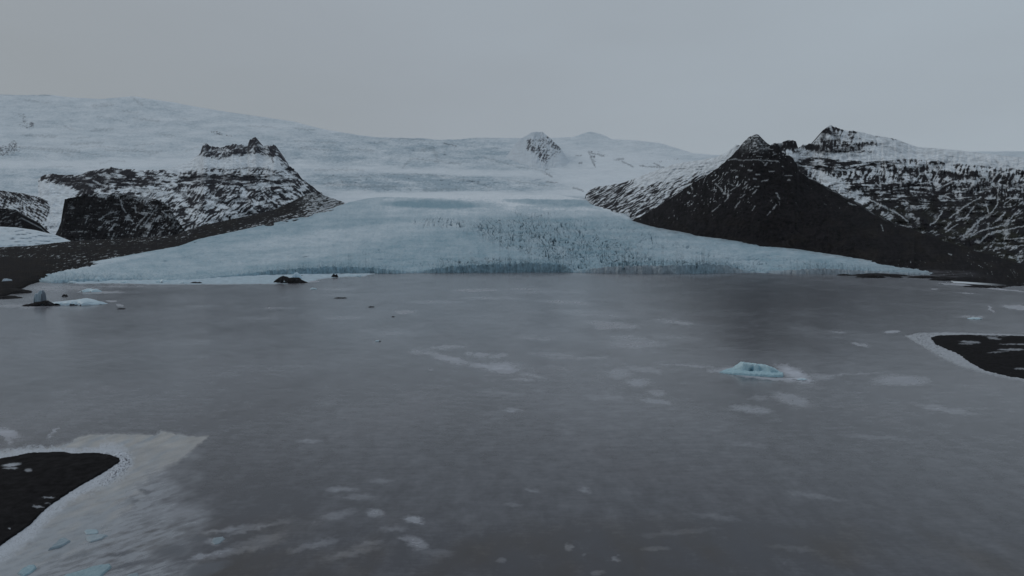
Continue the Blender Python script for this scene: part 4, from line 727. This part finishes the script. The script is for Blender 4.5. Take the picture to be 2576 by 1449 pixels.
# ------------------------------------------------------------------ ice and rock pieces lying on the lake
def lump_grid(name, cx, cy, w, prof, base=None, depth=None, mat=None, color=None, seed=0, nx=60, ny=36, rough=.12, sq=2.4, parent=None, squash=1.0, at=None, tip=.25):
    """a free-standing piece of ice or rubble. cx, cy = surveyed base centre; prof = [(u, height m)], u -1..1 along its length w (m)"""
    g = gp(cx, cy); loc = (float(g[0]), float(g[1]), 0.0) if at is None else at
    depth = depth or w * .5
    u = np.linspace(-1.0, 1.0, nx); v = np.linspace(-1.0, 1.0, ny)
    U, V = np.meshgrid(u, v)
    H = pl(prof)(U)
    n = fbm(U * w / 2 / (w * .16) + seed, V * depth / 2 / (w * .16), 4, seed, .6)
    r = np.abs(V) * (1 + .25 * fbm(U * 3, V * 2 + 5, 3, seed + 3)); e = np.abs(U) ** 6
    env = np.clip(1 - r ** sq - e, -1, 1)
    hm = max(p[1] for p in prof)
    Z = H * np.sign(env) * np.abs(env) ** .6 + rough * (.25 * hm + .75 * H) * np.clip(n, -1.6, 3) * sst(0, .3, env)
    Z = np.where(env > 0, Z, -.3 - .2 * hm * np.abs(env))
    X = U * w / 2 * (1 + .05 * fbm(U * 4, V * 4, 2, seed + 8)); Y = V * depth / 2 * (tip + (1 - tip) * np.sqrt(np.clip(1 - U ** 2, 0, 1))) + .08 * w * fbm(U * 2.5, V * 0, 2, seed + 9)
    P = np.stack([X, Y, Z], -1)
    C = color(U, V, Z / hm, n) if color else A((.45, .57, .63)) * np.ones(U.shape + (3,))
    o = grid_obj(name, P + np.asarray(loc), np.clip(C, .01, .9), mat or M_BERG, parent=None, loc=loc)
    if parent:
        o.parent = parent; o.location = Vector(loc) - parent.location
    return o
def c_blue(base=(.36, .51, .58), top=(.55, .65, .71)):
    def f(U, V, z, n): return mixc(A(base), A(top), np.clip(.45 * z + .25 + .3 * n, 0, 1))
    return f
def c_dark(k=1.0):
    def f(U, V, z, n): return mixc(A((.018, .017, .018)) * k, A((.07, .075, .085)) * k, sst(.2, 1.4, n))
    return f

# turquoise iceberg in the ice, mid right
def main_berg():
    Yn = float(ground_Y(A(947.0))); s = Yn / FOC
    x0, x1 = (1830 - CX) * s, (1982 - CX) * s
    loc = (float((1915 - CX) * s), Yn + 6, 0.0)
    xs = np.linspace(x0, x1, 230); ys = np.linspace(Yn - 3.5, Yn + 18, 170)
    X, Y = np.meshgrid(xs, ys)
    v = X / s + CX
    # front water line, back line
    fr = pl([(1830, Yn + 9.5), (1840, Yn + 7.5), (1860, Yn + 4.4), (1900, Yn + 1.0), (1945, Yn - 1.6), (1972, Yn - 1.6), (1982, Yn + 2)])(v)
    bk = pl([(1830, Yn + 9.8), (1850, Yn + 13), (1880, Yn + 16), (1960, Yn + 17), (1976, Yn + 13), (1982, Yn + 4)])(v)
    wob = .5 * fbm(X / 2.2, Y / 2.2, 4, 402); fr = fr + wob * .5; bk = bk + wob
    d = np.minimum(Y - fr, bk - Y)
    shelf = (.55 + .45 * sst(1840, 1880, v)) * sst(-.1, .7, d) + .12 * np.clip(Y - fr, 0, 8) * .6
    # ridge wall: top heights surveyed along its length
    ht = pl([(1830, .3), (1862, .6), (1876, 2.2), (1884, 3.6), (1892, 4.8), (1896, 5.0), (1904, 4.6), (1922, 4.5), (1932, 4.0), (1935, 3.7), (1939, 4.1), (1949, 4.1), (1955, 3.5), (1968, 2.7), (1974, 1.9), (1979, .4)])(v)
    wl = pl([(1830, Yn + 10), (1870, Yn + 9.0), (1895, Yn + 8.0), (1930, Yn + 7.0), (1955, Yn + 5.2), (1970, Yn + 3.5), (1982, Yn + 3)])(v) + .9 * np.sin(v / 5.2) + .8 * fbm(X / 1.8, X * 0, 3, 403)
    wall = ht * sst(-.9, 1.1, Y - wl) * (1 - .30 * sst(0, 9, Y - wl - 2))
    wall *= sst(-.2, 1.2, bk - Y)
    Z = np.maximum(shelf, wall)
    dn = .28 * fbm(X / .9, Y / .9, 4, 404, .65) + .42 * np.abs(fbm(X / 2.2, Y / 2.2, 3, 405)) - .15
    Z = Z + dn * sst(0, .6, d)
    # hollows melted into the wall's foot
    def pit(cv, dy, rx, ry, dep):
        cxx = (cv - CX) * s; cyy = np.interp(cv, [1830, 1870, 1895, 1930, 1955, 1970], [Yn + 10, Yn + 9, Yn + 8, Yn + 7, Yn + 5.2, Yn + 3.5]) + dy
        return dep * np.exp(-(((X - cxx) / rx) ** 2 + ((Y - cyy) / ry) ** 2) ** 1.4)
    pits = pit(1910, -.1, 1.2, .8, 2.0) + pit(1932, .9, .8, 1.3, .8) + pit(1963, -.2, 1.4, .8, 1.3) + pit(1898, 1.6, .7, 1.4, .3) + pit(1945, 1.8, .5, 1.4, .4)
    Z = Z - pits
    Z = np.where(d > 0, Z, -.25 + d * .8)
    # overhang: push the wall back inside the main hollow
    cxx = (1911 - CX) * s
    Y2 = Y + 1.3 * np.exp(-((X - cxx) / 1.3) ** 2) * np.exp(-((Z - 1.2) / .7) ** 2) * sst(-1, .8, Y - wl)
    P = np.stack([X, Y2, Z], -1)
    n = fbm(X / 1.3, Y / 1.3 + Z, 4, 406)
    C = mixc(A((.25, .42, .49)), A((.50, .64, .69)), np.clip(.35 + .10 * Z + .22 * n, 0, 1))
    C = mixc(C, A((.10, .24, .33)) * np.ones_like(C), np.clip(pits / 1.6, 0, .9))
    C = mixc(C, A((.18, .31, .38)) * np.ones_like(C), sst(.9, .2, d) * .5)
    o = grid_obj('iceberg', P, np.clip(C, .01, .9), M_BERG, keep=d > -1.2, loc=loc)
    tag(o, 'turquoise iceberg with a crested hollowed ridge and low front shelf', 'iceberg')
main_berg()

# white-blue flat berg, left
o = lump_grid('iceberg', 182, 765, 68, [(-1, .3), (-.75, 1.6), (-.45, 2.6), (-.1, 3.6), (.15, 4.6), (.32, 5.6), (.45, 5.2), (.6, 4.0), (.8, 2.2), (1, .5)], depth=34, color=c_blue((.34, .46, .54), (.58, .68, .74)), seed=418, nx=130, ny=70, rough=.10, sq=4)
tag(o, 'long low white-blue iceberg with a sloping top near the left shore', 'iceberg')
# upright pillar berg with black debris
g = gp(101, 767)
root = bpy.data.objects.new('iceberg', None); COL.objects.link(root); root.location = (float(g[0]), float(g[1]), 0)
tag(root, 'upright blue-grey ice pillar rising out of black rock debris near the left shore', 'iceberg')
lump_grid('ice_pillar', 101, 766.5, 12.5, [(-1, 6), (-.85, 9.5), (-.5, 11.5), (-.1, 12.2), (.2, 14.6), (.5, 14.9), (.8, 12), (1, 6)], depth=9, color=lambda U, V, z, n: mixc(A((.30, .385, .45)), A((.09, .11, .14)), sst(.25, .6, U + .3 * n)), seed=421, nx=50, ny=40, rough=.07, sq=5, parent=root)
lump_grid('rock_debris', 97, 769, 34, [(-1, .2), (-.85, 1.2), (-.5, 1.8), (-.1, 3.6), (.3, 5.0), (.55, 5.2), (.8, 2.6), (1, .4)], depth=15, color=c_dark(1.1), mat=M_DEB, seed=423, nx=80, ny=40, rough=.22, parent=root)
# debris-covered hump at the glacier foot
o = lump_grid('dirty_iceberg', 730, 711.5, 56, [(-1, .5), (-.85, 5), (-.6, 9.5), (-.35, 11.2), (-.2, 9.0), (-.08, 7.5), (.15, 8.4), (.42, 8.6), (.6, 5.5), (.8, 3), (1, .5)], depth=34, color=c_dark(1.0), mat=M_DEB, seed=431, nx=110, ny=60, rough=.14, sq=3)
tag(o, 'large black debris-covered ice hump with two tops at the glacier foot', 'iceberg')
o = lump_grid('ice_block', 747, 702, 20, [(-1, 3), (-.6, 9), (-.2, 12), (.2, 11), (.6, 7), (1, 2)], depth=16, color=c_blue((.34, .48, .58), (.50, .62, .70)), seed=433, nx=50, ny=36, sq=4)
tag(o, 'pale blue ice block rising just behind the two-topped black hump', 'ice block')
o = lump_grid('ice_block', 24, 718, 25, [(-1, 1.5), (-.75, 6), (-.45, 10.5), (-.1, 9.5), (.2, 5.5), (.6, 3), (1, .5)], depth=22, color=c_blue((.22, .29, .36), (.36, .43, .50)), seed=435, nx=70, ny=46, sq=3, at=(float(world_pts(A(24.), A(716.), A(1000.))[0]), 1000.0, 4.0) and None)
tag(o, 'grey-blue stranded ice block against the dark left shore', 'ice block')
# floes and growlers
def small(name, label, cat, cx, cy, wv, hv, mat='b', seed=0, prof=None, depthk=.6, group=None, k=1.0):
    s = float(ground_Y(A(float(cy)))) / FOC; w, h = wv * s, hv * s
    pr = prof or [(-1, .15), (-.6, .7), (-.2, 1), (.2, .75), (.55, .9), (.85, .45), (1, .1)]
    pr = [(a, b * h) for a, b in pr]
    o = lump_grid(name, cx, cy, w, pr, depth=max(w * depthk, h * 1.2), color=c_blue() if mat == 'b' else c_dark(k), mat=M_BERG if mat == 'b' else M_DEB, seed=seed, nx=40, ny=24, rough=.2)
    return tag(o, label, cat, group)
G1, G2 = 'small ice pieces frozen into the lake', 'dark rock debris lying on the lake ice'
small('ice_floe', 'jumbled blue ice rubble between the glacier foot and the long low iceberg', 'ice floe', 228, 734, 50, 8, seed=441, group=G1, depthk=.8)
small('ice_floe', 'small rounded white ice lump just right of and below the two-topped black hump', 'ice floe', 788, 728, 18, 4.5, seed=443, group=G1)
small('ice_floe', 'left of two small white floes in front of the low ice cliff', 'ice floe', 880, 695.5, 22, 4.5, seed=445, group=G1)
small('ice_floe', 'right of two small white floes in front of the low ice cliff', 'ice floe', 900, 696, 20, 5, seed=446, group=G1)
small('ice_floe', 'flat pale blue floe with a white tail on the lake beyond the right spit', 'ice floe', 2453, 802, 36, 3.5, seed=447, group=G1)
small('ice_floe', 'tiny white floe with a dark tip left of the middle snow patches', 'ice floe', 949, 859, 13, 3, seed=449, group=G1)
small('ice_floe', 'low white crumbled floe close below the right tip of the turquoise iceberg', 'ice floe', 2018, 955, 26, 3.5, seed=450, group=G1)
small('rock', 'small black rock heap directly above the long low iceberg', 'rock debris', 163, 746, 15, 5.5, 'd', seed=451, group=G2)
small('rock', 'thin dark debris streak right of the long low iceberg', 'rock debris', 305, 777.5, 22, 2.4, 'd', seed=453, group=G2, k=1.2)
small('rock', 'jagged black rock heap on the ice apron left of the two small white floes', 'rock debris', 842, 698, 19, 9, 'd', seed=455, group=G2)
small('rock', 'tiny black rock on the white apron right behind the two-topped hump', 'rock debris', 760, 695, 7, 2.5, 'd', seed=457, group=G2)
small('rock', 'long thin grey debris strip on open lake ice below the two small white floes', 'rock debris', 857, 750, 34, 2.2, 'd', seed=459, group=G2, k=1.6)
small('rock', 'short dark debris sliver below and right of the long thin strip', 'rock debris', 934, 772.5, 17, 2.0, 'd', seed=461, group=G2, k=1.6)
small('rock', 'tiny dark debris fleck on the lake right of the short dark sliver', 'rock debris', 989, 797, 9, 1.6, 'd', seed=463, group=G2, k=1.6)
small('rock', 'dark flat rock streak at the lower edge of the glacier left of the black hump', 'rock debris', 493, 713, 34, 4, 'd', seed=465, group=G2)
small('rock', 'tiny dark tip beside the white floe left of the middle snow patches', 'rock debris', 955, 859, 7, 2, 'd', seed=467, group=G2)
# grounded dark ice knobs along the left glacier foot
for i, (cx, cy, w_, h_, lab) in enumerate([
        (312, 712, 30, 6, 'low grey-blue ice knob farthest left along the glacier foot'), (410, 711, 44, 8, 'broad grey-blue ice swell at the middle of the left glacier foot'),
        (462, 713, 26, 5, 'small grey ice knob just left of the dark flat rock streak'), (183, 712, 26, 5, 'small ice knob at the far left end of the glacier foot'), (247, 709, 22, 12, 'steep pointed ice knob at the left glacier foot')]):
    o = small('ice_block', lab, 'ice block', cx, cy, w_, h_, seed=471 + i * 3, group='ice knobs along the left glacier foot', prof=[(-1, .2), (-.5, .8), (0, 1), (.5, .75), (1, .1)])

# gravel bars at the far right and left shores
def bar(cx, cy, wv, hv, seed, dk=.35):
    s = float(ground_Y(A(float(cy)))) / FOC
    o = lump_grid('gravel_bar', cx, cy, wv * s, [(-1, .1 * hv * s), (-.6, .7 * hv * s), (0, hv * s), (.5, .7 * hv * s), (1, .1 * hv * s)], depth=wv * s * dk * 2, color=c_dark(1.1), mat=M_DEB, seed=seed, nx=90, ny=30, rough=.12, tip=.1)
    o['kind'] = 'structure'
for a in ((2190, 698, 74, 9, 501), (2215, 693.5, 150, 6, 503), (2125, 693, 40, 4, 505), (2256, 698, 32, 3, 507), (2330, 699, 90, 6, 509), (2380, 705, 80, 8, 511),
          (2470, 722, 90, 4, 513), (28, 737, 100, 12, 515), (20, 750, 70, 6, 517)):
    bar(*a)

# slabs of blue ice frozen into the near snow
def slab(label, pts, th, tilt=(0, 0), seed=0, col=((.33, .46, .53), (.44, .56, .62)), stepm=.05, edge=.10):
    vx = A([p[0] for p in pts]); vy = A([p[1] for p in pts])
    W_ = world_pts(vx, vy, ground_Y(vy)); wp = [(q[0], q[1]) for q in W_]
    x0, y0 = W_[:, 0].min() - .3, W_[:, 1].min() - .3; x1, y1 = W_[:, 0].max() + .3, W_[:, 1].max() + .3
    stp = max(stepm, (x1 - x0) / 140)
    X, Y = np.meshgrid(np.arange(x0, x1, stp), np.arange(y0, y1, stp))
    d = poly_sd(X + .14 * fbm(X / .8, Y / .8, 4, seed), Y + .14 * fbm(X / .8, Y / .8, 4, seed + 1), wp)
    cx_, cy_ = (x0 + x1) / 2, (y0 + y1) / 2
    Z = (.04 + th * .7 * sst(0, edge * 2.5, d)) + sst(0, edge, d) * ((X - cx_) * tilt[0] + (Y - cy_) * tilt[1] + .03 * fbm(X / .5, Y / .5, 4, seed + 2) + .05 * fbm(X / 1.6, Y / 1.6, 2, seed + 3))
    Z = np.where(d < 0, .1 + d * 4, Z)
    n = fbm(X / .9, Y / 1.3, 4, seed + 4)
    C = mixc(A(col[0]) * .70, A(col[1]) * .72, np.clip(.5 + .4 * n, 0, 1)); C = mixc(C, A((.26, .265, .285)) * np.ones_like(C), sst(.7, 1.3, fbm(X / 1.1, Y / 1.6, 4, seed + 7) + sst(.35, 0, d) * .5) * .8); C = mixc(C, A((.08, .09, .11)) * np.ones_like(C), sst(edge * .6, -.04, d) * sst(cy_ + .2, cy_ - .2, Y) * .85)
    o = grid_obj('ice_slab', np.stack([X, Y, Z], -1), C, M_BERG, keep=d > -.12, loc=(cx_, cy_, 0.0))
    tag(o, label, 'ice slab', 'ice slabs frozen into the near left snow')
slab('small pale blue rectangular ice slab, the farther of the touching pair', [(210, 1339), (216, 1333), (245, 1333), (249, 1342), (236, 1344), (216, 1345)], .22, (.0, .02), 521)
slab('pointed pale grey-blue ice slab, the nearer and larger of the touching pair', [(217, 1361), (216, 1352), (236, 1346), (262, 1345), (271, 1348), (256, 1357), (228, 1365)], .26, (.03, 0), 523, ((.32, .40, .46), (.42, .51, .56)))
slab('narrow tilted blue ice slab with a dark undercut front edge', [(122, 1385), (135, 1372), (152, 1355), (162, 1353), (178, 1362), (166, 1370), (150, 1379)], .45, (.02, -.05), 525, ((.22, .30, .36), (.36, .46, .52)))
slab('bright blue wedge-shaped ice slab in the bottom left corner of the lake', [(44, 1443), (52, 1434), (70, 1425), (88, 1423), (92, 1430), (82, 1440), (60, 1452)], .35, (.03, .03), 527, ((.22, .38, .46), (.38, .54, .61)))
slab('longest blue ice slab, cut by the bottom edge of the photo', [(140, 1462), (165, 1446), (205, 1436), (240, 1425), (276, 1421), (281, 1428), (262, 1444), (240, 1466)], .32, (.02, .02), 529, ((.24, .38, .44), (.36, .50, .56)))
slab('faint blue ice slab right of the longest one at the bottom edge', [(315, 1452), (326, 1444), (346, 1442), (352, 1452), (330, 1458)], .18, (0, 0), 531, ((.28, .35, .40), (.34, .42, .47)))
slab('small frosted blue ice slab alone on the dark ice right of the other slabs', [(531, 1366), (537, 1354), (560, 1350), (566, 1355), (554, 1367), (540, 1371)], .15, (0, 0), 533, ((.24, .31, .36), (.32, .39, .44)))

# ------------------------------------------------------------------ air
def haze():
    me = bpy.data.meshes.new('haze')
    x, y0, y1, z0, z1 = 16500, -3500, 17500, -16, 2900
    v = [(-x, y0, z0), (x, y0, z0), (x, y1, z0), (-x, y1, z0), (-x, y0, z1), (x, y0, z1), (x, y1, z1), (-x, y1, z1)]
    f = [(0, 3, 2, 1), (4, 5, 6, 7), (0, 1, 5, 4), (1, 2, 6, 5), (2, 3, 7, 6), (3, 0, 4, 7)]
    me.from_pydata(v, [], f); me.update()
    m = bpy.data.materials.new('haze'); m.use_nodes = True; t = m.node_tree; t.nodes.clear()
    o_ = N(t, 'ShaderNodeOutputMaterial'); pv = N(t, 'ShaderNodeVolumePrincipled')
    pv.inputs['Color'].default_value = (.90, .94, .98, 1); pv.inputs['Density'].default_value = 4.5e-6; pv.inputs['Anisotropy'].default_value = .2
    t.links.new(pv.outputs[0], o_.inputs['Volume'])
    me.materials.append(m)
    o = bpy.data.objects.new('haze', me); COL.objects.link(o); o['kind'] = 'stuff'
haze()
